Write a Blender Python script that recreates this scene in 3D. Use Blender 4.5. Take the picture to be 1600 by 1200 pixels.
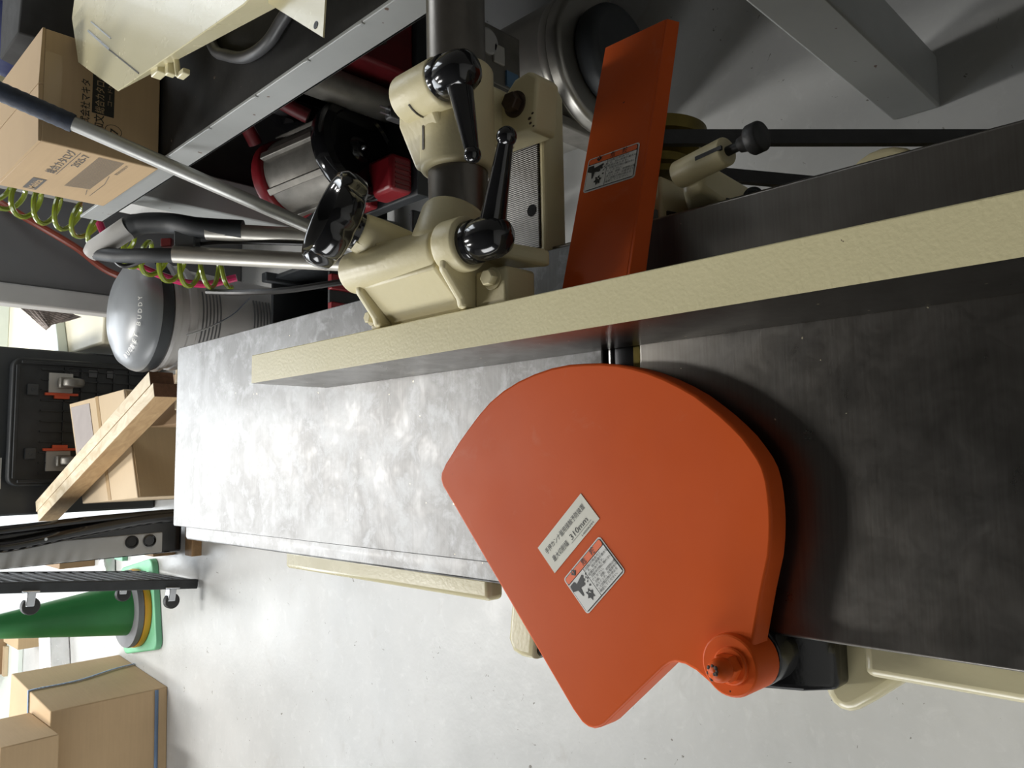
import bpy, math, random
from mathutils import Vector as V, Matrix as Mx, noise as mnoise
random.seed(7)
for o in list(bpy.data.objects): bpy.data.objects.remove(o)
scene = bpy.context.scene
COL = scene.collection

# ------------------------------------------------------------------ camera
cd = bpy.data.cameras.new('camera'); cam = bpy.data.objects.new('camera', cd); COL.objects.link(cam)
cd.sensor_fit = 'HORIZONTAL'; cd.sensor_width = 36.0; cd.lens = 36.0*1229.68/1600.0
cd.clip_start = 0.02; cd.clip_end = 200
# rows: the photo's right, down and forward directions in world axes (the phone was held on its side)
_r = V((-0.01629974, -0.71068687, -0.70331962)); _d = V((-0.99541588, 0.07783381, -0.05557992)); _w = V((0.09424196, 0.69918958, -0.70869767))
rot = Mx((( _r.x, -_d.x, -_w.x), (_r.y, -_d.y, -_w.y), (_r.z, -_d.z, -_w.z)))
cam.matrix_world = Mx.Translation((0, 0, 1.371)) @ rot.to_4x4()
scene.camera = cam

# ------------------------------------------------------------------ light
scene.view_settings.view_transform = 'Standard'; scene.view_settings.look = 'None'
scene.view_settings.gamma = 1.0; scene.view_settings.use_curve_mapping = False
scene.view_settings.exposure = 0.28
w = bpy.data.worlds.new('sky'); scene.world = w; w.use_nodes = True
bg = w.node_tree.nodes['Background']; bg.inputs[0].default_value = (0.86, 0.93, 1.0, 1); bg.inputs[1].default_value = 2.2

def area(name, loc, target, sx, sy, power, color):
    l = bpy.data.lights.new(name, 'AREA'); l.shape = 'RECTANGLE'; l.size = sx; l.size_y = sy; l.energy = power; l.color = color
    o = bpy.data.objects.new(name, l); COL.objects.link(o); o.location = loc
    o.rotation_euler = (V(target) - V(loc)).to_track_quat('-Z', 'Y').to_euler()
    return o
area('daylight_through_shutter_door', (-1.1, 6.9, 2.35), (-1.1, 0, 1.2), 4.4, 2.6, 105, (0.93, 0.97, 1.0))
area('daylight_through_left_window', (-4.9, 1.6, 2.0), (0, 0.8, 0.6), 3.8, 1.7, 105, (1.0, 0.98, 0.95))
area('daylight_through_right_window', (1.66, 2.2, 1.78), (0, 2.2, 1.5), 1.0, 1.0, 7, (0.93, 0.97, 1.0))
for _lx in (-1.15, 0.05):
    area('ceiling_lamp_light', (_lx, 4.15, 3.26), (_lx, 4.15, 0), 0.22, 1.2, 66, (1.0, 0.98, 0.94))

# ------------------------------------------------------------------ materials
M = {}
def _nt(name):
    m = bpy.data.materials.new(name); m.use_nodes = True; nt = m.node_tree
    return m, nt, nt.nodes['Principled BSDF']
def noise(nt, scale, detail=4, rough=.55, vec=None, dist=0):
    n = nt.nodes.new('ShaderNodeTexNoise'); n.inputs['Scale'].default_value = scale; n.inputs['Detail'].default_value = detail
    n.inputs['Roughness'].default_value = rough; n.inputs['Distortion'].default_value = dist
    if vec: nt.links.new(vec, n.inputs['Vector'])
    return n.outputs['Fac']
def objco(nt, sc=(1,1,1)):
    t = nt.nodes.new('ShaderNodeTexCoord'); mp = nt.nodes.new('ShaderNodeMapping'); mp.inputs['Scale'].default_value = sc
    nt.links.new(t.outputs['Object'], mp.inputs['Vector']); return mp.outputs['Vector']
def ramp(nt, fac, stops):
    r = nt.nodes.new('ShaderNodeValToRGB'); e = r.color_ramp.elements
    while len(e) < len(stops): e.new(0.5)
    for el, (p, c) in zip(e, stops):
        el.position = p; el.color = (c[0], c[1], c[2], 1) if hasattr(c, '__len__') else (c, c, c, 1)
    nt.links.new(fac, r.inputs['Fac']); return r.outputs['Color']
def mixc(nt, fac, a, b, mode='MIX'):
    n = nt.nodes.new('ShaderNodeMix'); n.data_type = 'RGBA'; n.blend_type = mode
    for k, x in ((0, fac), (6, a), (7, b)):
        if isinstance(x, (int, float)): n.inputs[k].default_value = x
        elif isinstance(x, tuple): n.inputs[k].default_value = (*x[:3], 1)
        else: nt.links.new(x, n.inputs[k])
    return n.outputs[2]
def bump(nt, bsdf, h, strength, dist=0.002):
    b = nt.nodes.new('ShaderNodeBump'); b.inputs['Strength'].default_value = strength; b.inputs['Distance'].default_value = dist
    nt.links.new(h, b.inputs['Height'])
    if bsdf.inputs['Normal'].is_linked: nt.links.new(bsdf.inputs['Normal'].links[0].from_socket, b.inputs['Normal'])
    nt.links.new(b.outputs['Normal'], bsdf.inputs['Normal'])
def pm(name, col, rough=.5, metal=0, var=.12, vs=12, bs=0, bscale=120, spots=None, coat=0, trans=0, rvar=.12, emit=0):
    """plain painted / plastic / metal surface: colour variation, roughness variation, fine relief, optional chips"""
    m, nt, b = _nt(name); vec = objco(nt)
    n1 = noise(nt, vs, 5, .6, vec)
    dark = tuple(c*(1-var) for c in col); lite = tuple(min(1, c*(1+var)) for c in col)
    c = ramp(nt, n1, [(.3, dark), (.7, lite)])
    if spots:
        sc, thr, scol = spots
        s = ramp(nt, noise(nt, sc, 2, .5, vec), [(thr, 0), (thr+.02, 1)])
        c = mixc(nt, s, c, scol)
    nt.links.new(c, b.inputs['Base Color'])
    rr = ramp(nt, noise(nt, vs*2.3, 4, .6, vec), [(.3, max(0, rough-rvar*rough)), (.7, min(1, rough+rvar*rough))])
    nt.links.new(rr, b.inputs['Roughness'])
    b.inputs['Metallic'].default_value = metal; b.inputs['Coat Weight'].default_value = coat; b.inputs['Coat Roughness'].default_value = .08
    if bs: bump(nt, b, noise(nt, bscale, 3, .5, vec), bs)
    if trans: b.inputs['Transmission Weight'].default_value = trans
    M[name] = m; return m

pm('cream_paint', (.69, .62, .37), .40, 0, .05, 6, .10, 320, spots=(180, .79, (.12, .08, .05)))
pm('cream_cast', (.66, .585, .36), .40, 0, .06, 9, .14, 220, spots=(120, .80, (.15, .12, .09)))
pm('cream_gloss', (.66, .60, .38), .26, 0, .04, 4, .06, 220, coat=.2)
pm('black_plastic', (.008, .008, .009), .12, 0, .1, 20, .02, 90, coat=.4)
pm('black_rubber', (.018, .018, .019), .55, 0, .2, 30, .1, 200)
pm('black_paint', (.006, .006, .007), .18, 0, .1, 20, .25, 60, coat=.3)
pm('black_deck', (.022, .025, .028), .55, 0, .25, 14, .08, 150)
pm('charcoal', (.045, .05, .055), .5, 0, .15, 6)
pm('dark_matte', (.035, .034, .033), .85, 0, .2, 8)
pm('steel_dark', (.20, .185, .165), .34, 1, .15, 20, .05, 300)
pm('zinc', (.55, .57, .60), .32, 1, .1, 30, .05, 200)
pm('rust_bolt', (.055, .035, .025), .5, .3, .4, 60, .2, 200)
pm('dark_bolt', (.05, .055, .055), .45, .6, .3, 60, .1, 200)
pm('brass_old', (.17, .13, .03), .4, .8, .4, 25)
pm('aluminium', (.55, .53, .48), .42, .55, .08, 20, .04, 200)
pm('pole_alu', (.52, .52, .50), .4, .55, .1, 25, .03, 200)
pm('grey_paint', (.33, .34, .335), .42, 0, .08, 5, .05, 120, spots=(42, .735, (.10, .055, .035)))
pm('grey_column', (.16, .16, .16), .5, 0, .1, 4)
pm('grey_light', (.48, .47, .45), .5, 0, .08, 6)
pm('case_grey', (.52, .52, .51), .42, 0, .04, 6)
pm('cable_grey', (.05, .05, .052), .45, 0, .15, 20)
pm('navy_grip', (.022, .03, .05), .6, 0, .3, 60, .3, 150)
pm('red_plastic', (.21, .009, .015), .4, 0, .2, 12)
pm('red_dark', (.11, .006, .009), .45, 0, .3, 10, .1, 90)
pm('orange_plastic', (.72, .10, .035), .45, 0, .1, 14)
pm('tool_grey', (.20, .19, .17), .45, .5, .25, 18, .15, 120)
pm('stainless', (.45, .435, .40), .32, .8, .12, 7, .03, 150)
pm('lid_grey', (.19, .20, .21), .33, 0, .06, 6)
pm('pail_white', (.36, .345, .33), .42, 0, .10, 8, .04, 120)
pm('pail_grey', (.075, .075, .075), .5, 0, .1, 8)
pm('white_paint', (.72, .79, .75), .5, 0, .05, 4)
pm('white_outside', (.85, .84, .80), .6, 0, .04, 3)
pm('sunlit_floor_block', (.78, .74, .58), .5, 0, .06, 5)
pm('cloth_grey', (.26, .22, .20), .8, 0, .3, 22, .2, 90)
pm('green_cone', (.035, .23, .065), .42, 0, .10, 5)
pm('green_base', (.16, .46, .26), .5, 0, .1, 8)
pm('grey_ring', (.16, .16, .17), .5, 0, .1, 8)
pm('yellow_ring', (.75, .36, .02), .45, 0, .05, 8)
pm('hose_green', (.20, .25, .02), .22, 0, .1, 12, coat=.3)
pm('hose_pink', (.42, .018, .09), .3, 0, .1, 12)
pm('hose_red', (.28, .06, .035), .4, 0, .1, 12)
pm('cord_black', (.010, .010, .010), .4, 0, .1, 12)
pm('strap_blue', (.16, .24, .38), .45, 0, .1, 12)
pm('sticker_white', (.74, .73, .69), .4, 0, .03, 20)
pm('sticker_paper', (.72, .70, .60), .5, 0, .06, 30)
pm('sticker_orange', (.85, .14, .025), .4, 0, .03, 20)
pm('print_black', (.012, .012, .012), .5, 0, .05, 20)
pm('print_grey', (.10, .095, .09), .6, 0, .05, 20)
pm('print_kraft', (.36, .26, .15), .7, 0, .05, 20)
pm('blue_cloth', (.012, .02, .11), .7, 0, .3, 10)
pm('tape', (.46, .33, .19), .25, 0, .05, 10, rvar=.05)
pm('pouch', (.50, .46, .45), .2, 0, .06, 14, .15, 20)
pm('meter_white', (.5, .5, .5), .3, 0, .05, 8)
pm('blue_tag', (.10, .20, .34), .5, 0, .1, 8)
pm('wall_paint', (.14, .135, .125), .8, 0, .08, 2)
pm('wall_white', (.6, .59, .56), .8, 0, .06, 2)
pm('ceiling_paint', (.035, .034, .032), .9, 0, .1, 1.5)
pm('knife_steel', (.85, .85, .85), .18, 1, .03, 20)
pm('drum_steel', (.10, .10, .105), .35, 1, .2, 20)
pm('green_paper', (.25, .55, .38), .6, 0, .1, 20)
pm('silver_bag', (.75, .76, .78), .25, .4, .1, 20, .3, 30)

def m_card(name, col):
    m, nt, b = _nt(name); vec = objco(nt)
    st = noise(nt, 1, 3, .5, objco(nt, (6, 6, 160)))
    c = mixc(nt, .5, ramp(nt, noise(nt, 5, 5, .6, vec), [(.25, tuple(x*.86 for x in col)), (.75, tuple(x*1.08 for x in col))]),
             ramp(nt, st, [(.3, tuple(x*.9 for x in col)), (.7, col)]))
    nt.links.new(c, b.inputs['Base Color']); b.inputs['Roughness'].default_value = .72
    bump(nt, b, st, .08, .001); M[name] = m
m_card('cardboard', (.47, .33, .185)); m_card('cardboard_tan', (.43, .31, .17)); m_card('cardboard_pale', (.56, .44, .29)); m_card('cardboard_dark', (.26, .165, .085))

def m_red():
    m, nt, b = _nt('red_guard'); vec = objco(nt)
    c = ramp(nt, noise(nt, 5, 4, .6, vec), [(.3, (.61, .090, .014)), (.7, (.68, .110, .019))])
    sm = ramp(nt, noise(nt, 22, 5, .65, vec, .6), [(.62, 0), (.80, .22)])
    c = mixc(nt, sm, c, (.70, .30, .20))
    ch = ramp(nt, noise(nt, 95, 2, .5, vec), [(.785, 0), (.80, 1)])
    c = mixc(nt, ch, c, (.10, .03, .02))
    nt.links.new(c, b.inputs['Base Color'])
    nt.links.new(ramp(nt, noise(nt, 14, 4, .6, vec), [(.3, .36), (.7, .48)]), b.inputs['Roughness']); b.inputs['Specular IOR Level'].default_value = .14
    bump(nt, b, noise(nt, 300, 2, .5, vec), .05, .0008)
    M['red_guard'] = m
m_red()

def m_iron(name, smear):
    m, nt, b = _nt(name); vec = objco(nt)
    fine = noise(nt, 1, 3, .6, objco(nt, (14, 420, 40)))      # grinding lines run across the bed
    blot = noise(nt, 9, 6, .68, vec, .8); blot2 = noise(nt, 30, 5, .7, vec, .4)
    c = ramp(nt, blot, [(.28, (.155, .142, .125)), (.55, (.175, .163, .147)), (.74, (.20, .19, .177))])
    if smear: c = ramp(nt, blot, [(.28, (.150, .148, .146)), (.74, (.20, .198, .196))])
    if smear:                                                  # wiped, polished patches on the used bed, colour raised to add sheen
        c = mixc(nt, ramp(nt, blot, [(.42, 0), (.66, .7)]), c, (.28, .283, .287))
        c = mixc(nt, ramp(nt, blot2, [(.50, 0), (.70, .75)]), c, (.42, .427, .435))
    c = mixc(nt, .18, c, ramp(nt, fine, [(.3, (.13, .12, .11)), (.7, (.26, .26, .25))]))
    fl = ramp(nt, noise(nt, 170, 1, .4, vec), [(.80, 0), (.805, 1)])
    c = mixc(nt, fl, c, (.75, .68, .5))
    nt.links.new(c, b.inputs['Base Color']); b.inputs['Metallic'].default_value = 1
    lo, hi = (.40, .54) if smear else (.27, .36)
    nt.links.new(ramp(nt, blot2, [(.3, lo), (.7, hi)]), b.inputs['Roughness'])
    b.inputs['Anisotropic'].default_value = .3
    bump(nt, b, fine, .05, .0006); M[name] = m
m_iron('ground_iron', False); m_iron('wiped_iron', True)

def m_groove():
    m, nt, b = _nt('grooved_iron'); vec = objco(nt)
    wv = nt.nodes.new('ShaderNodeTexWave'); wv.bands_direction = 'X'; wv.inputs['Scale'].default_value = 150
    wv.inputs['Distortion'].default_value = .6; nt.links.new(vec, wv.inputs['Vector'])
    c = ramp(nt, wv.outputs['Fac'], [(.2, (.09, .088, .085)), (.8, (.22, .21, .20))])
    nt.links.new(c, b.inputs['Base Color']); b.inputs['Metallic'].default_value = .9; b.inputs['Roughness'].default_value = .38
    bump(nt, b, wv.outputs['Fac'], .5, .0008); M['grooved_iron'] = m
m_groove()

def m_floor():
    m, nt, b = _nt('floor_paint'); vec = objco(nt)
    c = ramp(nt, noise(nt, 2.2, 6, .65, vec), [(.25, (.43, .435, .43)), (.75, (.55, .55, .54))])
    c = mixc(nt, ramp(nt, noise(nt, 26, 5, .7, vec, .5), [(.55, 0), (.75, .35)]), c, (.66, .66, .65))
    c = mixc(nt, ramp(nt, noise(nt, 7, 4, .6, vec, 1.0), [(.62, 0), (.78, .4)]), c, (.36, .34, .31))
    c = mixc(nt, ramp(nt, noise(nt, 40, 5, .62, vec, .9), [(.685, 0), (.705, .9)]), c, (.15, .14, .12))
    nt.links.new(c, b.inputs['Base Color'])
    nt.links.new(ramp(nt, noise(nt, 5, 5, .6, vec), [(.3, .28), (.7, .46)]), b.inputs['Roughness'])
    bump(nt, b, noise(nt, 8, 4, .6, vec), .18, .012); bump(nt, b, noise(nt, 60, 3, .5, vec), .12, .003)
    M['floor_paint'] = m
m_floor()

def m_bench():
    m, nt, b = _nt('bench_top'); vec = objco(nt)
    c = ramp(nt, noise(nt, 11, 6, .7, vec, .8), [(.3, (.008, .008, .008)), (.64, (.020, .019, .018)), (.78, (.070, .066, .06))])
    c = mixc(nt, ramp(nt, noise(nt, 70, 2, .5, vec), [(.74, 0), (.77, .8)]), c, (.24, .17, .12))
    nt.links.new(c, b.inputs['Base Color']); b.inputs['Roughness'].default_value = .66; b.inputs['Specular IOR Level'].default_value = .3
    bump(nt, b, noise(nt, 60, 3, .5, vec), .15); M['bench_top'] = m
m_bench()

def m_wood(name, lo, hi, axis_scale):
    m, nt, b = _nt(name); vec = objco(nt, axis_scale)
    g = noise(nt, 1, 5, .6, vec, 1.2)
    nt.links.new(ramp(nt, g, [(.3, lo), (.7, hi)]), b.inputs['Base Color']); b.inputs['Roughness'].default_value = .65
    bump(nt, b, g, .2, .002); M[name] = m
m_wood('wood_pale', (.46, .36, .22), (.68, .60, .45), (22, 9, 40))
m_wood('wood_side', (.33, .20, .09), (.48, .32, .16), (22, 9, 40))
m_wood('wood_end', (.10, .045, .02), (.17, .075, .035), (60, 60, 60))
m_wood('wood_brown', (.20, .12, .055), (.34, .21, .10), (14, 40, 14))

# ------------------------------------------------------------------ mesh builder
ORG = {}
class MB:
    def __init__(s): s.v = []; s.f = []; s.m = []
    def add(s, vs, fs, mi=0):
        o = len(s.v); s.v += [V(p) for p in vs]; s.f += [tuple(i+o for i in f) for f in fs]; s.m += [mi]*len(fs); return s
    def box(s, a, b, mi=0):
        (x0, y0, z0), (x1, y1, z1) = a, b
        return s.add([(x0,y0,z0),(x1,y0,z0),(x1,y1,z0),(x0,y1,z0),(x0,y0,z1),(x1,y0,z1),(x1,y1,z1),(x0,y1,z1)],
              [(0,3,2,1),(4,5,6,7),(0,1,5,4),(1,2,6,5),(2,3,7,6),(3,0,4,7)], mi)
    def obox(s, c, ax, ay, az, mi=0):
        c, ax, ay, az = V(c), V(ax), V(ay), V(az)
        if ax.cross(ay).dot(az) < 0: az = -az
        vs = [c+i*ax+j*ay+k*az for k in (-1,1) for i, j in ((-1,-1),(1,-1),(1,1),(-1,1))]
        return s.add(vs, [(0,3,2,1),(4,5,6,7),(0,1,5,4),(1,2,6,5),(2,3,7,6),(3,0,4,7)], mi)
    def hexa(s, p, mi=0):   # bottom 4 then top 4, counter-clockwise from above
        return s.add(p, [(0,3,2,1),(4,5,6,7),(0,1,5,4),(1,2,6,5),(2,3,7,6),(3,0,4,7)], mi)
    @staticmethod
    def frame(d):
        d = V(d).normalized(); a = V((0,0,1)) if abs(d.z) < .9 else V((1,0,0))
        x = d.cross(a).normalized(); y = d.cross(x).normalized(); return x, y, d
    def lathe(s, prof, o, axis, n=24, mi=0, mod=None):
        x, y, d = s.frame(axis); o = V(o); vs = []; fs = []
        for k, (r, h) in enumerate(prof):
            for i in range(n):
                t = 2*math.pi*i/n; rr = r*(mod(k, t) if mod else 1)
                vs.append(o + d*h + (x*math.cos(t) + y*math.sin(t))*rr)
        for k in range(len(prof)-1):
            for i in range(n):
                j = (i+1) % n; fs.append((k*n+i, (k+1)*n+i, (k+1)*n+j, k*n+j))
        if prof[0][0] > 1e-6: fs.append(tuple(range(n)))
        if prof[-1][0] > 1e-6: fs.append(tuple((len(prof)-1)*n+i for i in reversed(range(n))))
        return s.add(vs, fs, mi)
    def cyl(s, a, b, r0, r1=None, n=20, mi=0):
        a, b = V(a), V(b); r1 = r0 if r1 is None else r1
        return s.lathe([(r0, 0), (r1, (b-a).length)], a, b-a, n, mi)
    def rcyl(s, a, b, r, e, n=24, mi=0):     # cylinder with rounded ends
        a, b = V(a), V(b); L = (b-a).length
        p = [(r-e+e*math.sin(t), e-e*math.cos(t)) for t in [math.pi/2*i/4 for i in range(5)]]
        return s.lathe(p + [(q, L-h) for q, h in reversed(p)], a, b-a, n, mi)
    def sph(s, c, r, n=16, mi=0, sc=(1,1,1), axis=(0,0,1)):
        x, y, d = s.frame(axis); c = V(c); vs = []; fs = []; k = n//2
        for a in range(k+1):
            t = math.pi*a/k
            for i in range(n):
                u = 2*math.pi*i/n
                vs.append(c + x*(r*sc[0]*math.sin(t)*math.cos(u)) + y*(r*sc[1]*math.sin(t)*math.sin(u)) + d*(-r*sc[2]*math.cos(t)))
        for a in range(k):
            for i in range(n):
                j = (i+1) % n; fs.append((a*n+i, (a+1)*n+i, (a+1)*n+j, a*n+j))
        return s.add(vs, fs, mi)
    def tube(s, path, r, n=10, mi=0, caps=True):
        P = [V(p) for p in path]; vs = []; fs = []; x = None
        for i, p in enumerate(P):
            d = (P[min(i+1, len(P)-1)] - P[max(i-1, 0)]).normalized()
            if x is None: x = s.frame(d)[0]
            x = (x - d*x.dot(d)).normalized(); y = d.cross(x); rr = r[i] if isinstance(r, (list, tuple)) else r
            for k in range(n):
                t = 2*math.pi*k/n; vs.append(p + (x*math.cos(t) + y*math.sin(t))*rr)
        for i in range(len(P)-1):
            for k in range(n):
                j = (k+1) % n; fs.append((i*n+k, i*n+j, (i+1)*n+j, (i+1)*n+k))
        if caps: fs.append(tuple(reversed(range(n)))); fs.append(tuple((len(P)-1)*n+k for k in range(n)))
        return s.add(vs, fs, mi)
    def prism(s, poly, o, ex, ey, h, mi=0, mside=None, rim=0):
        """outline poly (2-D, counter-clockwise) in the plane o+ex,ey, thickened along -normal by h; rim rounds the upper edge"""
        o, ex, ey = V(o), V(ex), V(ey); nz = ex.cross(ey).normalized(); n = len(poly); mside = mi if mside is None else mside
        A = sum(poly[i][0]*poly[(i+1)%n][1] - poly[(i+1)%n][0]*poly[i][1] for i in range(n))
        if A < 0: poly = list(reversed(poly))
        def inset(d):
            out = []
            for i in range(n):
                p, c, q = V(poly[i-1]), V(poly[i]), V(poly[(i+1) % n])
                a = (c-p).normalized(); b = (q-c).normalized(); na, nb = V((-a.y, a.x)), V((-b.y, b.x)); mm = (na+nb)
                mm = mm.normalized() if mm.length > 1e-6 else na
                out.append(c + mm*d/max(.45, mm.dot(na)))
            return out
        rings = []
        if rim:
            for k in range(4):
                t = math.pi/2*k/3; rings.append((inset(rim*(1-math.sin(t))), -rim*(1-math.cos(t))))
        else: rings.append((inset(0), 0))
        rings.append((inset(0), -h)); vs = []; fs = []; ms = []
        for pts, z in rings: vs += [o + ex*p[0] + ey*p[1] + nz*z for p in pts]
        fs.append(tuple(range(n))); ms.append(mi)
        for k in range(len(rings)-1):
            for i in range(n):
                j = (i+1) % n; fs.append((k*n+i, (k+1)*n+i, (k+1)*n+j, k*n+j)); ms.append(mside)
        fs.append(tuple((len(rings)-1)*n+i for i in reversed(range(n)))); ms.append(mside)
        b = len(s.v); s.v += vs; s.f += [tuple(i+b for i in f) for f in fs]; s.m += ms; return s
    def poly(s, pts, o, ex, ey, mi=0, lift=0):
        o, ex, ey = V(o), V(ex), V(ey); nz = ex.cross(ey).normalized()
        return s.add([o + ex*p[0] + ey*p[1] + nz*lift for p in pts], [tuple(range(len(pts)))], mi)
    def rect(s, x0, y0, x1, y1, o, ex, ey, mi=0, lift=0): return s.poly([(x0,y0),(x1,y0),(x1,y1),(x0,y1)], o, ex, ey, mi, lift)
    def text(s, body, x, y, size, o, ex, ey, mi=0, lift=0, width=None, bold=0):
        """lettering with its baseline starting at (x, y), squeezed to width"""
        cu = bpy.data.curves.new('lettering', 'FONT'); cu.body = body; cu.size = 1; cu.resolution_u = 2; cu.offset = bold
        ob = bpy.data.objects.new('lettering', cu); COL.objects.link(ob)
        dg = bpy.context.evaluated_depsgraph_get(); me = ob.evaluated_get(dg).to_mesh()
        vs = [v.co.copy() for v in me.vertices]; fs = [tuple(p.vertices) for p in me.polygons]
        ob.evaluated_get(dg).to_mesh_clear(); bpy.data.objects.remove(ob); bpy.data.curves.remove(cu)
        if not vs: return s
        x0 = min(v.x for v in vs); x1 = max(v.x for v in vs); sx = size if width is None else width/max(1e-6, x1-x0)
        o, ex, ey = V(o), V(ex), V(ey); nz = ex.cross(ey).normalized()
        return s.add([o + ex*(x+(v.x-x0)*sx) + ey*(y+v.y*size) + nz*lift for v in vs], fs, mi)
    def build(s, name, mats, parent=None, bevel=0, seg=2, angle=35, sub=0):
        me = bpy.data.meshes.new(name); o0 = ORG.get(parent.name, V()) if parent else V()
        me.from_pydata([tuple(p-o0) for p in s.v], [], s.f)
        for k in (mats if isinstance(mats, (list, tuple)) else [mats]): me.materials.append(M[k])
        me.polygons.foreach_set('material_index', s.m)
        me.polygons.foreach_set('use_smooth', [True]*len(s.f)); me.update()
        me.set_sharp_from_angle(angle=math.radians(angle))
        me.polygons.foreach_set('use_smooth', [len(f) < 5 for f in s.f]); me.update()
        ob = bpy.data.objects.new(name, me); COL.objects.link(ob)
        if parent: ob.parent = parent; ORG[ob.name] = o0
        if bevel:
            md = ob.modifiers.new('edge', 'BEVEL'); md.width = bevel; md.segments = seg; md.limit_method = 'ANGLE'; md.angle_limit = math.radians(40)
        if sub:
            md = ob.modifiers.new('smooth', 'SUBSURF'); md.levels = sub; md.render_levels = sub
        return ob

def tag(o, label, cat, group=None, kind=None):
    if label: o['label'] = label
    if cat: o['category'] = cat
    if group: o['group'] = group
    if kind: o['kind'] = kind
    return o
def thing(name, label, cat, loc=(0,0,0), group=None):
    o = bpy.data.objects.new(name, None); COL.objects.link(o); o.location = loc; o.empty_display_size = .05
    ORG[o.name] = V(loc); return tag(o, label, cat, group)
def struct(o, label=None, cat=None):
    o['kind'] = 'structure'
    return tag(o, label, cat)
def spline(pts, n=8):
    P = [V(p) for p in pts]; P = [2*P[0]-P[1]] + P + [2*P[-1]-P[-2]]; out = []
    for i in range(1, len(P)-2):
        for k in range(n):
            t = k/n; a, b, c, d = P[i-1:i+3]
            out.append(.5*((2*b) + (c-a)*t + (2*a-5*b+4*c-d)*t*t + (3*b-a-3*c+d)*t**3))
    return out + [P[-2]]
X, Y, Z = V((1,0,0)), V((0,1,0)), V((0,0,1))

# ================================================================== the room
struct(MB().box((-5, -3, -.1), (1.6, 7, 0)).build('floor', 'floor_paint'), 'light grey painted concrete workshop floor with small chips and stains', 'floor')
struct(MB().box((-9, 7.2, -.12), (7, 16, -.02)).build('trim_1', 'white_outside'), 'pale sunlit ground outside beyond the shutter door', 'ground')
struct(MB().box((1.46, -3, 0), (1.6, 7, 1.25)).box((1.46, -3, 2.3), (1.6, 7, 3.9)).box((1.46, -3, 1.25), (1.6, 1.65, 2.3)).box((1.46, 2.75, 1.25), (1.6, 7, 2.3)).build('wall_right', 'wall_paint'), 'dim grey wall behind the workbench', 'wall')
struct(MB().box((-5, -3.15, 0), (1.6, -3, 3.9)).build('wall_back', 'wall_white'), 'wall behind the photographer, whitened to bounce light', 'wall')  # tone raised to white so it bounces light onto camera-facing sides
wl = MB().box((-5.15, -3, 0), (-5, 7, 1.1)).box((-5.15, -3, 2.9), (-5, 7, 3.9)).box((-5.15, -3, 1.1), (-5, -.5, 2.9)).box((-5.15, 3.7, 1.1), (-5, 7, 2.9))
struct(wl.build('wall_left', 'wall_paint'), 'grey left wall with a wide window opening', 'wall')
wf = MB().box((-5, 7, 0), (-3.4, 7.2, 3.9)).box((1.2, 7, 0), (1.6, 7.2, 3.9)).box((-3.4, 7, 3.7), (1.2, 7.2, 3.9))
struct(wf.build('wall_far', 'wall_paint'), 'far wall around the open shutter door', 'wall')
struct(MB().box((-5.15, -3.15, 3.9), (1.6, 7.2, 4.0)).build('ceiling', 'ceiling_paint'), 'dark workshop ceiling', 'ceiling')
struct(MB().box((-3.4, 7.02, 3.45), (1.2, 7.18, 3.7)).build('door_1', 'grey_light', bevel=.01), 'rolled-up grey shutter door box at the far opening', 'door')
wm = MB()
for y in (1.65, 2.17, 2.69): wm.box((1.49, y, 1.25), (1.55, y+.06, 2.3))
for z in (1.25, 2.24): wm.box((1.49, 1.65, z), (1.55, 2.75, z+.06))
struct(wm.build('window_1', 'grey_light', bevel=.004), 'aluminium window in the right wall above the bench', 'window')
for i, (lx, lb) in enumerate(((-1.15, 'left one of the two long ceiling lamps'), (.05, 'right one of the two long ceiling lamps'))):
    lm = thing('ceiling_lamp', lb, 'lamp', (lx, 4.15, 3.3), 'ceiling lamps')
    MB().box((lx-.12, 3.50, 3.27), (lx+.12, 4.80, 3.33)).build('housing', 'white_paint', lm, bevel=.01)
    for y in (3.65, 4.65): MB().cyl((lx, y, 3.33), (lx, y, 3.9), .006).build('hanger_rod', 'zinc', lm)

# ================================================================== the jointer
J = thing('jointer', 'large cream and bare-iron woodworking jointer with orange-red guards', 'jointer', (0.03, .5, 0))
TZ = .80
def P(name, mb, mats, parent=J, **k): return mb.build(name, mats, parent, **k)
# beds
t = MB().prism([(-.107,.446),(.205,.446),(.205,1.391),(.199,1.397),(-.104,1.399),(-.107,1.396)], (0,0,TZ), X, Y, .05, rim=.0012)
t.box((-.10,.46,.62), (.19,1.25,.76))
P('infeed_table', t, 'wiped_iron')
P('rabbeting_ledge', MB().prism([(-.132,.447),(-.104,.447),(-.104,1.397),(-.128,1.397),(-.132,1.392)], (0,0,.779), X, Y, .035, rim=.003), 'wiped_iron')
P('outfeed_table', MB().prism([(-.136,-.55),(.209,-.55),(.209,.4055),(-.136,.4055)], (0,0,TZ), X, Y, .022, rim=.003).box((-.09,-.5,.62), (.17,.38,.785)), 'ground_iron')
P('outfeed_lip', MB().box((-.10,.4065,.74), (.204,.4175,.792)), 'brass_old', bevel=.0008)
drum = MB().rcyl((-.118,.431,.752), (.225,.431,.752), .0425, .002, 40)
dr = P('cutter_head', drum, 'drum_steel')
for a in (78, 198, 318):
    ca, sa = math.cos(math.radians(a)), math.sin(math.radians(a)); u = V((0, ca, sa)); tt = V((0, -sa, ca))
    P('planer_knife', MB().obox(V((.05,.431,.752)) + u*.040, (.155,0,0), u*.0055, tt*.0012), 'knife_steel', dr)
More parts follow.
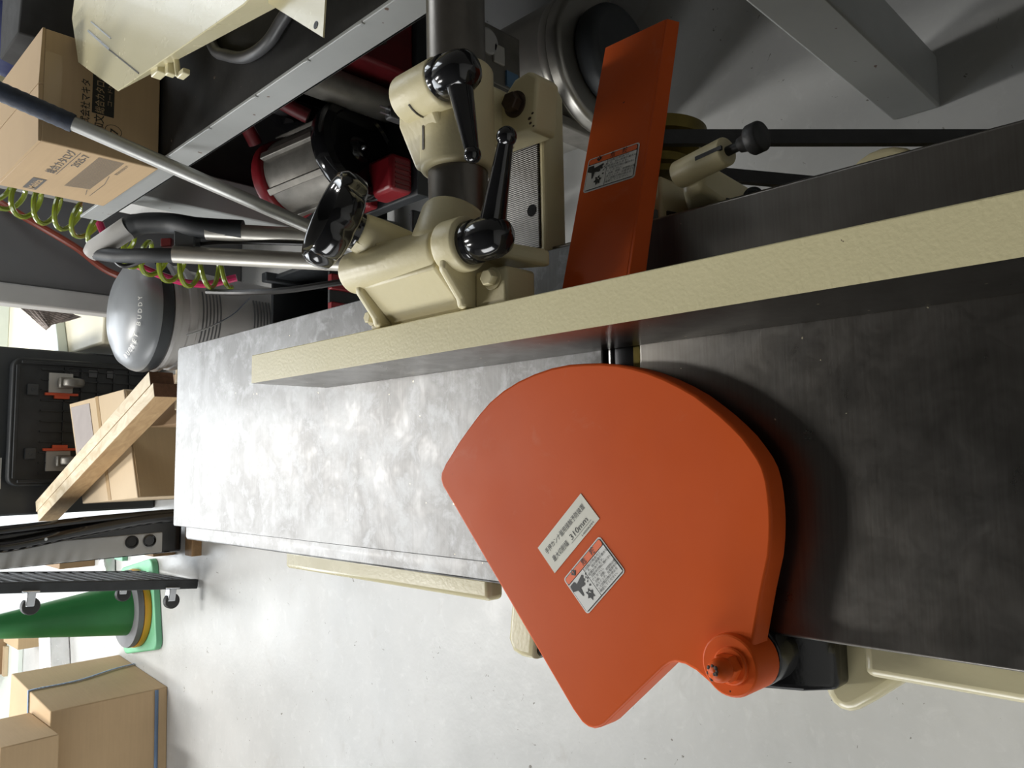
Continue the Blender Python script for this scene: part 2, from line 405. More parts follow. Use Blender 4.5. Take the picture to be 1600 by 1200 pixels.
# cast body and stand below the beds
body = MB().hexa([(-.13,-.3,0),(.21,-.3,0),(.21,1.0,0),(-.13,1.0,0),(-.10,-.25,.66),(.18,-.25,.66),(.18,.95,.66),(-.10,.95,.66)])
body.box((-.085,-.45,.56), (.165,1.15,.66))
P('cast_base', body, 'cream_cast', bevel=.02, seg=3)
P('infeed_side_rail', MB().box((-.155,.634,.746), (-.128,1.068,.770)), 'cream_gloss', bevel=.006, seg=3)
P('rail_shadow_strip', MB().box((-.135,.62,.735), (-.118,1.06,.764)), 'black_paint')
P('cutter_block_cheek', MB().prism([(-.10,.640),(-.205,.655),(-.218,.648),(-.222,.634),(-.222,.615),(-.10,.600)], (0,0,.722), X, Y, .06, rim=.007), 'cream_gloss')
P('cheek_opening', MB().prism([(-.10,.612),(-.214,.622),(-.220,.612),(-.214,.560),(-.10,.540)], (0,0,.716), X, Y, .05, rim=.005), 'black_plastic')
P('outfeed_side_rail', MB().box((-.163,-.5,.735), (-.12,.236,.772)), 'cream_gloss', bevel=.007, seg=3)
cov = MB().prism([(-.100,.283),(-.186,.283),(-.193,.281),(-.199,.277),(-.2025,.271),(-.203,.264),(-.200,.257),(-.190,.243),(-.170,.218),(-.158,.205),(-.150,.18),(-.150,.10),(-.100,.10)], (0,0,.735), X, Y, .10, rim=.008)
P('side_cover', cov, 'cream_gloss')
ga = MB().prism([(.335,.80),(.335,.735),(.315,.722),(.29,.735),(.262,.705),(.262,.755),(.28,.775)], (-.182,0,0), Y, Z, -.07)
ga.rcyl((-.1525,.306,.70), (-.1525,.306,.806), .024, .003)
P('guard_arm', ga, 'black_paint', bevel=.006, seg=3)

# ---- cutter guard
gp = [(-0.0139,0.6391),(-.004,.632),(0.0014,0.6265),(.017,.6115),(0.0315,0.5953),(.0445,.580),(0.0563,0.5636),(.066,.545),(0.0736,0.5242),(.079,.503),(0.0826,0.481),(.0838,.461),(0.083,0.4421),(.0816,.423),(0.0789,0.4055),(.075,.390),(0.0701,0.3749),(.0635,.359),(0.056,0.3441),(.0478,.330),(0.0386,0.3178),(.0308,.308),(0.0225,0.2989),(.0140,.2905),(0.0048,0.2836),(-.0025,.2787),(-0.0098,0.2752),(-.019,.2728),(-0.0287,0.2717),(-.0394,.2711),(-0.0501,0.2713),(-.062,.2722),(-0.0739,0.274),(-0.1,0.2812),(-0.1368,0.290),(-.150,.2905),(-0.1528,0.2903),(-0.1669,0.296),(-0.1772,0.3073),(-0.1778,0.3155),(-0.1722,0.3262),(-0.1645,0.3392),(-0.1614,0.3486),(-0.1612,0.3568),(-0.1632,0.3627),(-0.1675,0.3689),(-0.2237,0.4291),(-0.2275,0.4347),(-0.2299,0.4409),(-0.2299,0.4479),(-0.2274,0.4545),(-0.2185,0.4648),(-.0331,.6318),(-.0275,.637),(-.0205,.640)]
G = P('cutter_guard', MB().prism(gp, (0,0,.832), X, Y, .022, rim=.0025), 'red_guard')
bs = MB().lathe([(.0228,-.035),(.0228,.004),(.0222,.0058),(.0210,.0065)], (-.1540,.3065,.832), Z, 40)
P('pivot_boss', bs, 'red_guard', G)
P('pivot_washer', MB().lathe([(.0135,0),(.0135,.002),(.0125,.003)], (-.1535,.3045,.8385), Z, 32), ['red_guard'], G)
pn = MB().lathe([(.0105,0),(.0105,.009),(.0095,.0105)], (-.1535,.3045,.8415), Z, 6)
pn.lathe([(.0088,.010),(.0088,.014),(.0078,.018),(.005,.0212),(.0001,.0225)], (-.1535,.3045,.8415), Z, 24)
P('acorn_nut', pn, 'red_guard', G, bevel=.0006)
bl = MB()
for i in range(8):
    a = 3.6 + i*.75; rr = .0012+.0008*i; zz = .8415 + (.0224 - .0013*(rr/.005)**2 if rr < .005 else .0212 - (rr-.005)*1.15)
    bl.sph((-.1535+rr*math.cos(a), .3045+rr*math.sin(a), zz), .0013+.0004*(i % 2), 8, 0, (1,1,.4))
P('worn_paint_fleck', bl, 'rust_bolt', G)

def frame2(tl, tr, bl_):
    tl, tr, bl_ = V(tl), V(tr), V(bl_); ex = (tr-tl); W = ex.length; ex.normalize(); ey = (tl-bl_); ey = (ey - ex*ey.dot(ex)); H = ey.length; ey.normalize()
    return tl - ey*H, ex, ey, W, H
def rrect(x0, y0, x1, y1, r, n=4):
    out = []
    for cx, cy, a in ((x1-r,y1-r,0),(x0+r,y1-r,90),(x0+r,y0+r,180),(x1-r,y0+r,270)):
        for k in range(n+1):
            t = math.radians(a+90*k/n); out.append((cx+r*math.cos(t), cy+r*math.sin(t)))
    return out
def warning_sticker(parent, tl, tr, bl_):
    o, ex, ey, W, H = frame2(tl, tr, bl_); nz = ex.cross(ey); s = MB()
    s.prism(rrect(0,0,W,H,.003), o + nz*.0005, ex, ey, .0004, 0)
    L1, L2 = .0008, .0011
    s.poly(rrect(.0012,.0012,W-.0012,H-.0012,.0024), o, ex, ey, 2, L1)
    hb = H*.80
    s.poly(rrect(.0018,hb,W-.0018,H-.0018,.002), o, ex, ey, 1, L2)
    s.rect(.0018,.0018,W*.415,hb-.0007, o, ex, ey, 0, L2); s.rect(W*.425,.0018,W-.0018,hb-.0007, o, ex, ey, 0, L2)
    L3 = .0014
    d = H*.085; cx, cy = W*.24, hb+(H-hb)*.5        # warning mark, then the two characters
    s.poly([(cx-d,cy),(cx,cy-d),(cx+d,cy),(cx,cy+d)], o, ex, ey, 2, L3); s.rect(cx-d*.12,cy-d*.2,cx+d*.12,cy+d*.5, o, ex, ey, 1, L3+.0002)
    s.text('危', W*.46, hb+H*.035, H*.16, o, ex, ey, 2, L3, H*.15, .006); s.text('険', W*.70, hb+H*.035, H*.16, o, ex, ey, 2, L3, H*.15, .012)
    rows = ['［回転刃物あり］', '・手、指の損傷や重大な', '怪我があります。', '・回転中刃物に触れない', 'でください。', '・点検、調整、修理時は電', '源スイッチ、元電源を切', 'って回転刃物の停止を', '確認してください。']
    for i, r in enumerate(rows):
        yy = hb - (i+1)*(hb-.003)/9.4 - .0006; wd = min(W*.54, W*.54*len(r)/11.0)
        s.text(r, W*.44, yy, (hb)/11.5, o, ex, ey, 2, L3, wd)
    def q(pts): return [(W*.415*a, hb*b) for a, b in pts]
    # hand losing its finger tips above a toothed cutter block
    s.poly(q([(.10,.93),(.36,.93),(.40,.82),(.83,.90),(.86,.84),(.78,.79),(.84,.75),(.80,.70),(.70,.72),(.74,.66),(.68,.62),(.46,.66),(.40,.44),(.34,.44),(.30,.66),(.08,.74)]), o, ex, ey, 2, L3)
    for a, b in ((.88,.72),(.92,.66),(.84,.60),(.95,.79)):
        s.poly(q([(a,b),(a+.06,b+.02),(a+.08,b+.06),(a+.02,b+.05)]), o, ex, ey, 2, L3)
    gear = []
    for k in range(12):
        rr = (.20, .11)[k % 2]; aa = 2*math.pi*k/12+.2; gear.append((.66+rr*math.cos(aa)*1.0, .32+rr*math.sin(aa)*.95))
    s.poly(q(gear), o, ex, ey, 2, L3)
    s.poly(q([(.60+.0*k, .0) for k in range(0)] or [(.62,.38),(.70,.40),(.74,.33),(.71,.33),(.68,.37)]), o, ex, ey, 0, L3+.0002)
    s.poly(q([(.82,.50),(.90,.47),(.93,.53),(.86,.54)]), o, ex, ey, 2, L3)
    ob = s.build('warning_sticker', ['sticker_white', 'sticker_orange', 'print_black'], parent, angle=20); ob['label'] = 'white and orange danger sticker with hand and cutter pictogram'
    return ob
warning_sticker(G, (-0.1078,0.4711,.832), (-0.0672,0.4292,.832), (-0.135,0.4440,.832))
o, ex, ey, W, H = frame2((-0.0823,0.5015,.832), (-0.0316,0.4487,.832), (-0.1044,0.4824,.832))
s = MB().prism([(0,0),(W,0),(W,H),(0,H)], o + ex.cross(ey)*.0005, ex, ey, .0004, 0)
s.text('手押カンナ盤用接触予防装置', W*.07, H*.60, H*.20, o, ex, ey, 1, .0008, W*.86)
s.text('最大切削幅', W*.10, H*.24, H*.21, o, ex, ey, 1, .0008, W*.33)
s.text('310mm', W*.50, H*.24, H*.26, o, ex, ey, 1, .0008, W*.36)
s.rect(W*.47, H*.18, W*.90, H*.19, o, ex, ey, 1, .0008); s.text('1400RPM', W*.66, H*.05, H*.09, o, ex, ey, 1, .0008, W*.25)
s.build('name_sticker', ['sticker_paper', 'print_black'], G, angle=20)['label'] = 'cream paper sticker with black printed lettering'

# ---- fence
fe = MB().add([(.098,-.55,.8008),(.133,-.55,.8008),(.133,.912,.8008),(.098,.912,.8008),(.098,-.55,.907),(.133,-.55,.907),(.133,.912,.907),(.098,.912,.907)],
    [(0,3,2,1),(0,1,5,4),(1,2,6,5),(2,3,7,6),(4,5,6,7)], 0)
fe.add([(.098,-.55,.8008),(.098,.912,.8008),(.098,.912,.907),(.098,-.55,.907)], [(0,3,2,1)], 1)
F = P('fence', fe, ['cream_paint', 'ground_iron'], bevel=.0012)
# lever: hub, tapering arm and ball
def lever(parent, hub, axis, ball, rb, rh=.0185, name='clamp_lever'):
    hub, axis, ball = V(hub), V(axis).normalized(), V(ball); L = MB()
    L.lathe([(rh*.86,-.022),(rh*1.02,-.014),(rh*1.08,-.004),(rh*1.04,.006),(rh*.90,.014),(rh*.55,.020),(.0001,.022)], hub, axis, 28)
    d = (ball-hub); n = d.normalized()
    L.tube([hub + n*rh*.4, hub + d*.3, hub + d*.7, ball], [.0125,.0108,.0082,.0062], 16)
    L.sph(ball, rb, 20, 0, (1,1,1), n)
    lv = P(name, L, 'black_plastic', parent)
    return lv
def hexbolt(parent, p, axis, r, h, mat, name='hex_bolt', washer=True):
    b = MB(); 
    if washer: b.lathe([(r*1.35,0),(r*1.35,h*.2)], p, axis, 24)
    b.lathe([(r,h*.2),(r,h*.9),(r*.88,h)], p, axis, 6)
    return P(name, b, mat, parent, bevel=r*.05)

# fence carrier: pivot barrel parallel to the fence, two ribs and feet on the back of the fence
fb = MB()
fb.rcyl((.190,.668,.9225), (.190,.532,.9135), .0215, .006, 32)
fb.rcyl((.190,.529,.9135), (.190,.503,.9115), .0245, .003, 32)
fb.prism([(.134,.858),(.134,.893),(.140,.897),(.171,.930),(.206,.905),(.206,.858)], (0,.530,0), X, Z, .112)
for y0, y1 in ((.642,.651),(.514,.523)):
    fb.prism([(.134,.910),(.134,.858),(.206,.858),(.208,.90),(.190,.93),(.166,.932),(.142,.912)], (0,y0,0), X, Z, y1-y0)
fb.prism([(.134,.898),(.134,.858),(.150,.858),(.150,.898)], (0,.652,0), X, Z, .020); fb.prism([(.134,.896),(.134,.858),(.168,.858),(.168,.896)], (0,.474,0), X, Z, .040)
fb.hexa([(.168,.455,.858),(.184,.455,.858),(.202,.514,.858),(.176,.514,.858),(.170,.457,.863),(.182,.457,.863),(.200,.514,.912),(.188,.514,.915)])
fb.rcyl((.232,.548,.886), (.188,.548,.905), .033, .008, 28)
hw = V((.33,.24,.912)).normalized(); wc = V((.2330,.642,.963))
fb.lathe([(.024,0),(.022,.03),(.020,.048),(.0195,.052)], wc - hw*.078, hw, 28)
FB = P('fence_carrier', fb, 'cream_cast', bevel=.0035, seg=3)
hexbolt(FB, (.158,.490,.896), (.0,-.1,1), .0075, .010, 'cream_cast')
hexbolt(FB, (.146,.662,.902), (0,0,1), .006, .008, 'cream_cast')
nrm = V((-.55,-.70,.25)).normalized()
hexbolt(FB, wc - hw*.046 + nrm*.018, nrm, .0068, .006, 'cream_cast', 'pinch_bolt')
P('scale_plate', MB().obox(wc - hw*.029 + V((-.65,-.2,.25)).normalized()*.0185, V((.3,-.7,.1)).normalized()*.006, hw*.004, V((-.65,-.2,.25)).normalized()*.0012), 'cream_cast', FB)
# hand wheel with scalloped rim and dished face
n = 64
def scallop(k, t):
    return 1.0 - (.10*max(0, math.cos(7*t))**2 if k in (2,3,4) else .05*max(0, math.cos(7*t))**2 if k == 5 else 0)
hwm = MB().lathe([(.0190,-.024),(.0200,-.016),(.040,-.017),(.0470,-.013),(.0490,-.002),(.0480,.007),(.0440,.0115),(.0400,.0110),(.0360,.0050),(.0310,-.0030),(.0180,-.0060),(.0001,-.0065)], wc, hw, n, 0, scallop)
P('hand_wheel', hwm, 'black_plastic', FB, angle=50)
P('wheel_collar', MB().lathe([(.0185,-.030),(.0185,-.012)], wc, hw, 32), 'black_plastic', FB)
P('lever_washer', MB().rcyl((.190,.505,.9115), (.190,.492,.911), .0195, .002, 28), 'black_plastic', FB)
lever(FB, (.190,.478,.9105), (0,-1,-.05), (.2660,.4440,.9225), .0088, .0180)
# guide bar
P('guide_bar', MB().cyl((.19,.5455,.886), (.95,.5520,.886), .0285, n=40), 'steel_dark')
# bar clamp on the support arm
cl = MB()
cl.rcyl((.272,.5462,.886), (.374,.5475,.886), .0360, .005, 36)
cl.rcyl((.3405,.574,.925), (.3405,.519,.925), .0235, .004, 32)
cl.prism([(.280,.880),(.280,.905),(.318,.926),(.363,.926),(.374,.905),(.374,.880)], (0,.532,0), X, Z, .056)
cl.hexa([(.318,.540,.801),(.372,.540,.801),(.374,.58,.801),(.322,.58,.801),(.300,.535,.880),(.370,.535,.880),(.372,.575,.880),(.300,.575,.880)])
cl.prism([(.314,.494),(.366,.488),(.376,.500),(.374,.520),(.362,.535),(.372,.552),(.374,.585),(.318,.585)], (0,0,.834), X, Y, .033, rim=.004)
CL = P('bar_clamp', cl, 'cream_cast', bevel=.005, seg=3)
P('clamp_slit', MB().box((.288,.5530,.9195), (.326,.5555,.9222)).tube([V((.3405,.5500,.925)) + V((math.cos(a), 0, math.sin(a)))*.0236 for a in [math.pi*(.75+i*.07) for i in range(12)]], .0012, 6), 'steel_dark', CL)
P('lever_washer', MB().rcyl((.3405,.520,.929), (.3405,.508,.929), .0200, .002, 28), 'black_plastic', CL)
lever(CL, (.3375,.496,.930), (-.05,-1,.05), (.2590,.4790,.9290), .0078, .0185)
hexbolt(CL, (.3470,.5180,.8340), (0,-.1,1), .0098, .012, 'rust_bolt')
ch = MB()
for i, (a, b, r) in enumerate(((.331,.494,.0018),(.327,.498,.0024),(.322,.497,.0020),(.318,.493,.0014))): ch.sph((a, b+.002, .8341), r, 8, 0, (1,.7,.2))
P('chipped_paint', ch, 'rust_bolt', CL)
# support arm with grooved top
P('support_arm', MB().box((.19,.520,.768), (.380,.60,.7985)).prism([(.19,.768),(.372,.768),(.380,.774),(.380,.794),(.370,.7995),(.19,.7995)], (0,.5130,0), X, Z, .0080), 'cream_cast', bevel=.003)
SA = P('grooved_pad', MB().box((.2095,.5205,.79), (.345,.60,.8010)), 'grooved_iron', bevel=.0008)
P('tapped_hole', MB().cyl((.2500,.5300,.7995), (.2500,.5300,.8014), .0062, n=24), 'black_plastic', SA)
P('arm_bracket', MB().box((.20,.60,.70), (.24,.66,.785)).box((.19,.43,.72), (.212,.62,.79)), 'steel_dark', bevel=.003)

# ---- rear guard: folded sheet sloping down behind the fence
a0, a1 = V((.139,0,.8467)), V((.4060,0,.7688)); ex = (a1-a0); Lr = ex.length; ex.normalize(); nz = V((-ex.z,0,ex.x))
RG = MB()
out = [(0,.3840),(Lr,.3855),(Lr,.4560),(0,.4558)]
RG.prism(out, a0, ex, Y, .0022, rim=.0008)
RG.hexa([a0+Y*.372-nz*.010, a1+Y*.376-nz*.010, a1+Y*.3785-nz*.010, a0+Y*.3745-nz*.010, a0+Y*.3830-nz*.0022, a1+Y*.3840-nz*.0022, a1+Y*.3860-nz*.0022, a0+Y*.3850-nz*.0022])
RG.hexa([a0+Y*.372-nz*.010, a1+Y*.376-nz*.010, a1+Y*.3785-nz*.010, a0+Y*.3745-nz*.010, a0+Y*.3815-nz*.0005, a1+Y*.3835-nz*.0005, a1+Y*.386-nz*.0005, a0+Y*.3855-nz*.0005])
RG.box((.134,.385,.832), (.150,.455,.846))
R_ = P('rear_guard', RG, 'red_guard', bevel=.0007)
up = V((0,0,1))
warning_sticker(R_, V((0.2785,0.4503,.8060))+nz*.0002, V((0.2785,0.3918,.8060))+nz*.0002, V((0.2435,0.4503,.8162))+nz*.0002)

# ---- pulley, belts, adjuster on the drive side
P('drive_pulley', MB().lathe([(.020,-.02),(.045,-.018),(.045,-.012),(.036,-.004),(.036,.004),(.045,.012),(.045,.018),(.052,.022),(.052,.034),(.040,.036),(.020,.040)], (.285,.430,.728), X, 40), 'brass_old')
def belt(pts):
    b = MB(); a, c = V(pts[0]), V(pts[1]); d = (c-a).normalized(); q = X.cross(d).normalized(); m = (a+c)/2
    return b.obox(m, X*.0065, d*((c-a).length/2), q*.0042)
P('drive_belt', belt(((.285,.386,.790), (.285,.05,.432))), 'black_rubber')
P('drive_belt', belt(((.285,.412,.694), (.285,.255,.420))), 'black_rubber')
P('motor_pulley', MB().lathe([(.03,-.02),(.11,-.018),(.11,.018),(.03,.02)], (.285,.12,.34), X, 40), 'black_rubber')
P('motor', MB().rcyl((.30,.12,.34), (.20,.12,.34), .10, .01), 'cream_cast')
P('bearing_block', MB().box((.206,.392,.725), (.256,.436,.776)).rcyl((.228,.409,.77), (.228,.409,.7880), .0075, .002), 'cream_cast', bevel=.003)
ad = MB()
ad.hexa([(.208,.335,.70),(.246,.338,.70),(.246,.405,.70),(.208,.405,.70),(.222,.335,.800),(.246,.330,.806),(.246,.352,.806),(.222,.356,.796)])
ad.rcyl((.239,.356,.8035), (.243,.304,.8125), .0118, .002, 28)
AD = P('adjuster_bracket', ad, 'cream_cast', bevel=.005, seg=3)
P('bracket_slot', MB().obox((.2418,.316,.8212), (.0016,0,.0), (.0005,-.013,.0020), (0,0,.0014)), 'black_rubber', AD)
P('adjuster_screw', MB().cyl((.242,.310,.8115), (.2445,.276,.8165), .0040, n=20), 'black_rubber', AD)
kn = MB().lathe([(.0060,-.009),(.0075,-.002),(.0110,.0),(.0120,.0015),(.0120,.0100),(.0110,.0115),(.0001,.0115)], (.2440,.2830,.8150), (.07,-1,.12), 72, 0, lambda k, t: 1+.018*math.cos(36*t) if k in (3,4) else 1)
P('knurled_knob', kn, 'black_rubber', AD, angle=60)
hexbolt(AD, (.2130,.3370,.760), (-.2,-.8,.5), .0080, .009, 'dark_bolt')
hexbolt(AD, (.2240,.318,.745), (-.1,-.3,.9), .0065, .006, 'dark_bolt')
P('base_flange', MB().rcyl((.345,.36,.20), (.345,.36,.30), .06, .008).box((.15,.31,.0), (.36,.41,.26)), 'cream_cast')

# ================================================================== workbench
B = thing('workbench', 'grey steel workbench with a scuffed dark top beside the jointer', 'workbench', (.95, .8, 0))
MB().box((.560,-.3,.785), (1.42,1.90,.8165)).build('bench_top', 'bench_top', B, bevel=.002)
rl = MB().box((.556,-.3,.771), (.562,1.90,.8205)).box((.556,-.3,.771), (.60,1.90,.776)); rail = rl.build('front_rail', 'grey_paint', B, bevel=.0012)
for y in (.50,.68,.80,.93,1.08,1.24,1.41): MB().box((.5545,y,.8160), (.5585,y+.010,.8212)).build('weld_bead', 'grey_paint', rail, bevel=.001)
for (x0, y0) in ((.557,.364),(.602,1.80),(1.33,.364),(1.33,1.80)):
    MB().box((x0,y0,0), (x0+.088,y0+.074,.785)).build('leg', 'grey_paint', B, bevel=.004)
MB().box((.60,.438,.10), (.63,1.80,.14)).build('stretcher', 'grey_paint', B, bevel=.003).location = (.72,0,0)
MB().box((.645,1.835,.02), (1.36,1.842,.785)).build('end_shade_panel', 'dark_matte', B)  # added panel, taken down to the floor to shade the space under the bench

# catalogue carton on the bench
K = thing('catalogue_carton', 'printed brown catalogue carton standing at the front edge of the workbench', 'carton', (.64,1.6,.82))
kx0, kx1, ky0, ky1, kz0, kz1 = .543, .742, 1.453, 1.742, .8215, 1.018
MB().box((kx0,ky0,kz0), (kx1,ky1,kz1-.004)).build('body', 'cardboard', K, bevel=.002)
MB().hexa([(kx0,ky0,kz1-.004),(kx0+.098,ky0,kz1-.004),(kx0+.098,ky1,kz1-.004),(kx0,ky1,kz1-.004),(kx0,ky0,kz1),(kx0+.098,ky0,kz1+.003),(kx0+.098,ky1,kz1+.003),(kx0,ky1,kz1)]).build('flap', 'cardboard', K)
MB().hexa([(kx0+.1,ky0,kz1-.004),(kx1,ky0,kz1-.004),(kx1,ky1,kz1-.004),(kx0+.1,ky1,kz1-.004),(kx0+.1,ky0,kz1+.003),(kx1,ky0,kz1),(kx1,ky1,kz1),(kx0+.1,ky1,kz1+.003)]).build('flap', 'cardboard', K)
o = V((kx0-.0006, ky1, kz0)); ex, ey = -Y, Z   # front face seen from the left of the bench
s = MB()
def fY(y): return ky1 - y
s.text('総合カタログ', fY(1.602), .9545-kz0, .0185, o, ex, ey, 0, 0, .140, .012)
s.rect(fY(1.604), .9490-kz0, fY(1.462), .9502-kz0, o, ex, ey, 0)
s.text('2025-7', fY(1.540), .9320-kz0, .0175, o, ex, ey, 0, 0, .072, .01)
s.rect(fY(1.722), .9530-kz0, fY(1.648), .9760-kz0, o, ex, ey, 0)
s.text('Makita', fY(1.716), .9580-kz0, .0175, o, ex, ey, 1, .0003, .062, .02)
for i in range(22):
    zz = .9190 - i*.00195; s.rect(fY(1.660-.001*i*.5), zz-kz0, fY(1.462), zz+.0009-kz0, o, ex, ey, 0)
s.text('B202557', fY(1.532), .8660-kz0, .0075, o, ex, ey, 0, 0, .06)
for y0, y1, z0, z1 in ((1.690,1.655,.872,.880),(1.690,1.60,.8645,.8655),(1.60,1.55,.8655,.874)):
    s.poly([(fY(y0),z0-kz0),(fY(y0),z0-kz0+.001),(fY(y1),z1-kz0+.001),(fY(y1),z1-kz0)], o, ex, ey, 0)
s.build('front_print', ['print_grey', 'cardboard'], K, angle=20)
o = V((kx0, ky0-.0006, kz0)); ex, ey = X, Z; s = MB()
s.text('株式会社マキタ', .036, .9420-kz0, .0165, o, ex, ey, 0, 0, .094, .012)
s.rect(.074, .9010-kz0, .150, .9375-kz0, o, ex, ey, 0)
s.text('和文総合カタログ', .040, .9185-kz0, .0170, o, ex, ey, 0, 0, .033, .014) if False else None
s.text('和文', .044, .9185-kz0, .0180, o, ex, ey, 0, 0, .029, .014); s.text('総合カタログ', .076, .9185-kz0, .0170, o, ex, ey, 1, .0003, .072, .008)
s.text('コードNo.', .094, .9050-kz0, .0100, o, ex, ey, 1, .0003, .050)
ring = [(.050+.0115*math.cos(2*math.pi*i/28), .9010-kz0+.0145*math.sin(2*math.pi*i/28)) for i in range(28)]
for i in range(28):
    a, b = ring[i], ring[(i+1) % 28]; c = (.050, .9010-kz0)
    s.poly([a, b, (c[0]+(b[0]-c[0])*.92, c[1]+(b[1]-c[1])*.92), (c[0]+(a[0]-c[0])*.92, c[1]+(a[1]-c[1])*.92)], o, ex, ey, 0)
s.text('7', .0445, .8930-kz0, .0190, o, ex, ey, 0, 0, .010, .012)
s.build('side_print', ['print_black', 'print_kraft'], K, angle=20)
MB().box((kx0+.06,ky0-.0005,.985), (kx0+.16,ky0+.001,kz1-.005)).build('packing_tape', 'tape', K)

# cream sheet-metal cover lying on the bench
Hd = thing('machine_cover', 'glossy cream sheet-metal machine cover with a latch lying on the workbench', 'machine cover', (.75,1.1,.82))
zt = .970
tp = [(.5645,1.2265),(.5259,.8215),(.53,.76),(.98,.76),(.98,1.40),(.83,1.455),(.784,1.4700),(.6856,1.4251)]
hm = MB(); nh = len(tp); dp = [.004,.040,.044,.12,.12,.10,.02,.006]
hm.add([V((x, y, zt)) for x, y in tp] + [V((x+.012, y, zt-q)) for (x, y), q in zip(tp, dp)],
       [tuple(reversed(range(nh))) if False else tuple(range(nh)), tuple(reversed(range(nh, 2*nh)))] + [(i, nh+i, nh+(i+1) % nh, (i+1) % nh) for i in range(nh)])
hm.build('top_sheet', 'cream_gloss', Hd, bevel=.0015)
MB().box((.80,.86,.8170), (.95,1.36,.90)).build('deep_side', 'cream_gloss', Hd, bevel=.004)

sl = V((.723,1.3766,0)); sh = V((.6464,1.2669,0)); dd = (sh-sl).normalized(); pp = V((-dd.y, dd.x, 0))
MB().obox(sl.lerp(sh,.5)+Z*.9706, dd*.066, pp*.0016, Z*.0007).obox(sl.lerp(sh,.5)+pp*.016+Z*.9706, dd*.06, pp*.0009, Z*.0006).build('embossed_slot', 'zinc', Hd)
MB().obox(V((.603,1.203,.9704)), V((.6464-.5607,1.2669-1.1392,0)).normalized()*.075, V((.8,-.55,0))*.0009, Z*.0005).build('lid_seam', 'print_grey', Hd)
lt = MB().box((.546,1.085,.951), (.558,1.110,.965)).box((.538,1.064,.947), (.556,1.076,.959)).cyl((.530,1.05,.950), (.556,1.05,.954), .004).box((.528,1.03,.942), (.536,1.052,.952))
lt.build('latch', 'cream_gloss', Hd, bevel=.0015)
tb = MB().prism([(.5251,.7916),(.4795,.6831),(.60,.65),(.62,.78)][::-1], (0,0,.950), X, Y, .002)
tb = MB().prism([(.527,.800),(.4385,.6830),(.4800,.6790),(.62,.66),(.64,.79)], (0,0,.950), X, Y, .002)
tb.build('mounting_tab', 'cream_gloss', Hd)
MB().cyl((.4575,.6965,.9493), (.4575,.6965,.9504), .0042, n=20).build('bolt_hole', 'print_black', Hd)
cab = spline([(.79,1.28,.8265),(.6868,1.2195,.8265),(.6538,1.1717,.8265),(.625,1.1053,.8265),(.6195,1.0445,.8265),(.6322,1.003,.8265),(.67,.95,.8265),(.79,.93,.8265)])
tag(MB().tube(cab, .0095, 12).build('power_cable', 'cable_grey'), 'thick dark grey cable looping out from under the cream cover on the workbench', 'cable')

# items behind on the bench
tag(MB().hexa([(.80,1.60,.818),(1.30,1.50,.818),(1.30,1.85,.818),(.80,1.85,.818),(.84,1.70,1.0),(1.30,1.62,1.0),(1.30,1.84,1.0),(.84,1.84,1.0)]).build('grey_case', 'dark_matte', bevel=.003), 'dark charcoal case standing behind the catalogue carton on the workbench', 'case')

tag(MB().hexa([(1.00,2.25,0),(1.24,2.25,0),(1.24,2.48,0),(1.00,2.48,0),(1.06,2.28,.90),(1.22,2.28,.94),(1.22,2.46,.94),(1.06,2.46,.90)]).build('blue_sack', 'blue_cloth', bevel=.03, sub=1), 'dark blue cloth sack standing beyond the workbench', 'sack')
tag(MB().box((1.14,2.72,0), (1.40,2.84,1.25)).build('cream_post', 'cream_cast', bevel=.006), 'cream steel post beyond the dark blue sack', 'post')
# ================================================================== pole leaning on the bench
pa, pb = V((.6008,1.4305,1.0860)), V((.4390,1.2720,.6240)); d = (pb-pa)
pl = thing('long_pole', 'aluminium pole with navy taped grip leaning across the printed carton', 'pole', tuple(pa + d*(pa.z/(pa.z-pb.z))))
foot = pa + d*(pa.z/(pa.z-pb.z)) ; gs = pa + d*.225
MB().tube([gs, foot + V((0,0,.012))], .0122, 20).build('tube', 'pole_alu', pl)
tp0 = pa - d*.12
MB().tube([tp0 + (gs-tp0)*(i/26) for i in range(27)], [.0150 + (.0008 if i % 2 else 0) for i in range(27)], 20).build('grip', 'navy_grip', pl)
MB().lathe([(.0135,0),(.0135,.014)], foot - d.normalized()*.006 + V((0,0,.012)), d, 16).build('foot_cap', 'black_rubber', pl)
MB().tube(spline([pa - d*.02 + V((0,-.012,.0)), pa + V((.03,-.01,.06)), pa + V((.075,.01,.12)), pa + V((.09,.03,.2))]), .0028, 8).build('hanging_loop', 'cord_black', pl)

# ================================================================== hand truck with telescopic handle
HT = thing('folding_hand_truck', 'folding aluminium hand truck with black grip standing by the bench end', 'hand truck', (.50,1.60,0))
ta, tb_ = V((.520,1.688,.600)), V((.514,1.573,.447)); tdir = (tb_-ta).normalized()
tc, te = V((.468,1.735,.645)), V((.458,1.577,.447))
for a, b in ((ta, tb_), (tc, te)):
    q = (b-a); MB().tube([a - q*.12, a + q*2.45], .0195, 18).build('telescopic_tube', 'aluminium', HT)
gr = MB().tube(spline([ta + V((.004,-.035,-.045)), ta + V((.010,.03,.03)), V((.548,1.785,.665)), V((.553,1.845,.705)), V((.545,1.885,.725))], 6), [.024]*20 + [.026]*5, 16)
gr.build('grip', 'black_deck', HT)
MB().tube([V((.548,1.872,.722)), V((.500,1.950,.772)), V((.490,1.962,.778))], [.026,.024,.018], 16).build('grip_sleeve', 'grey_light', HT)
MB().tube(spline([tc + V((0,-.01,-.01)), tc + V((.002,.06,.05)), V((.478,1.880,.738)), V((.492,1.945,.768))], 6), .017, 14).build('grip_arm', 'black_deck', HT)
MB().obox((.497,1.745,.642), (.028,0,0), (0,.020,.016), (0,.010,-.012)).build('latch_plate', 'charcoal', HT, bevel=.004)
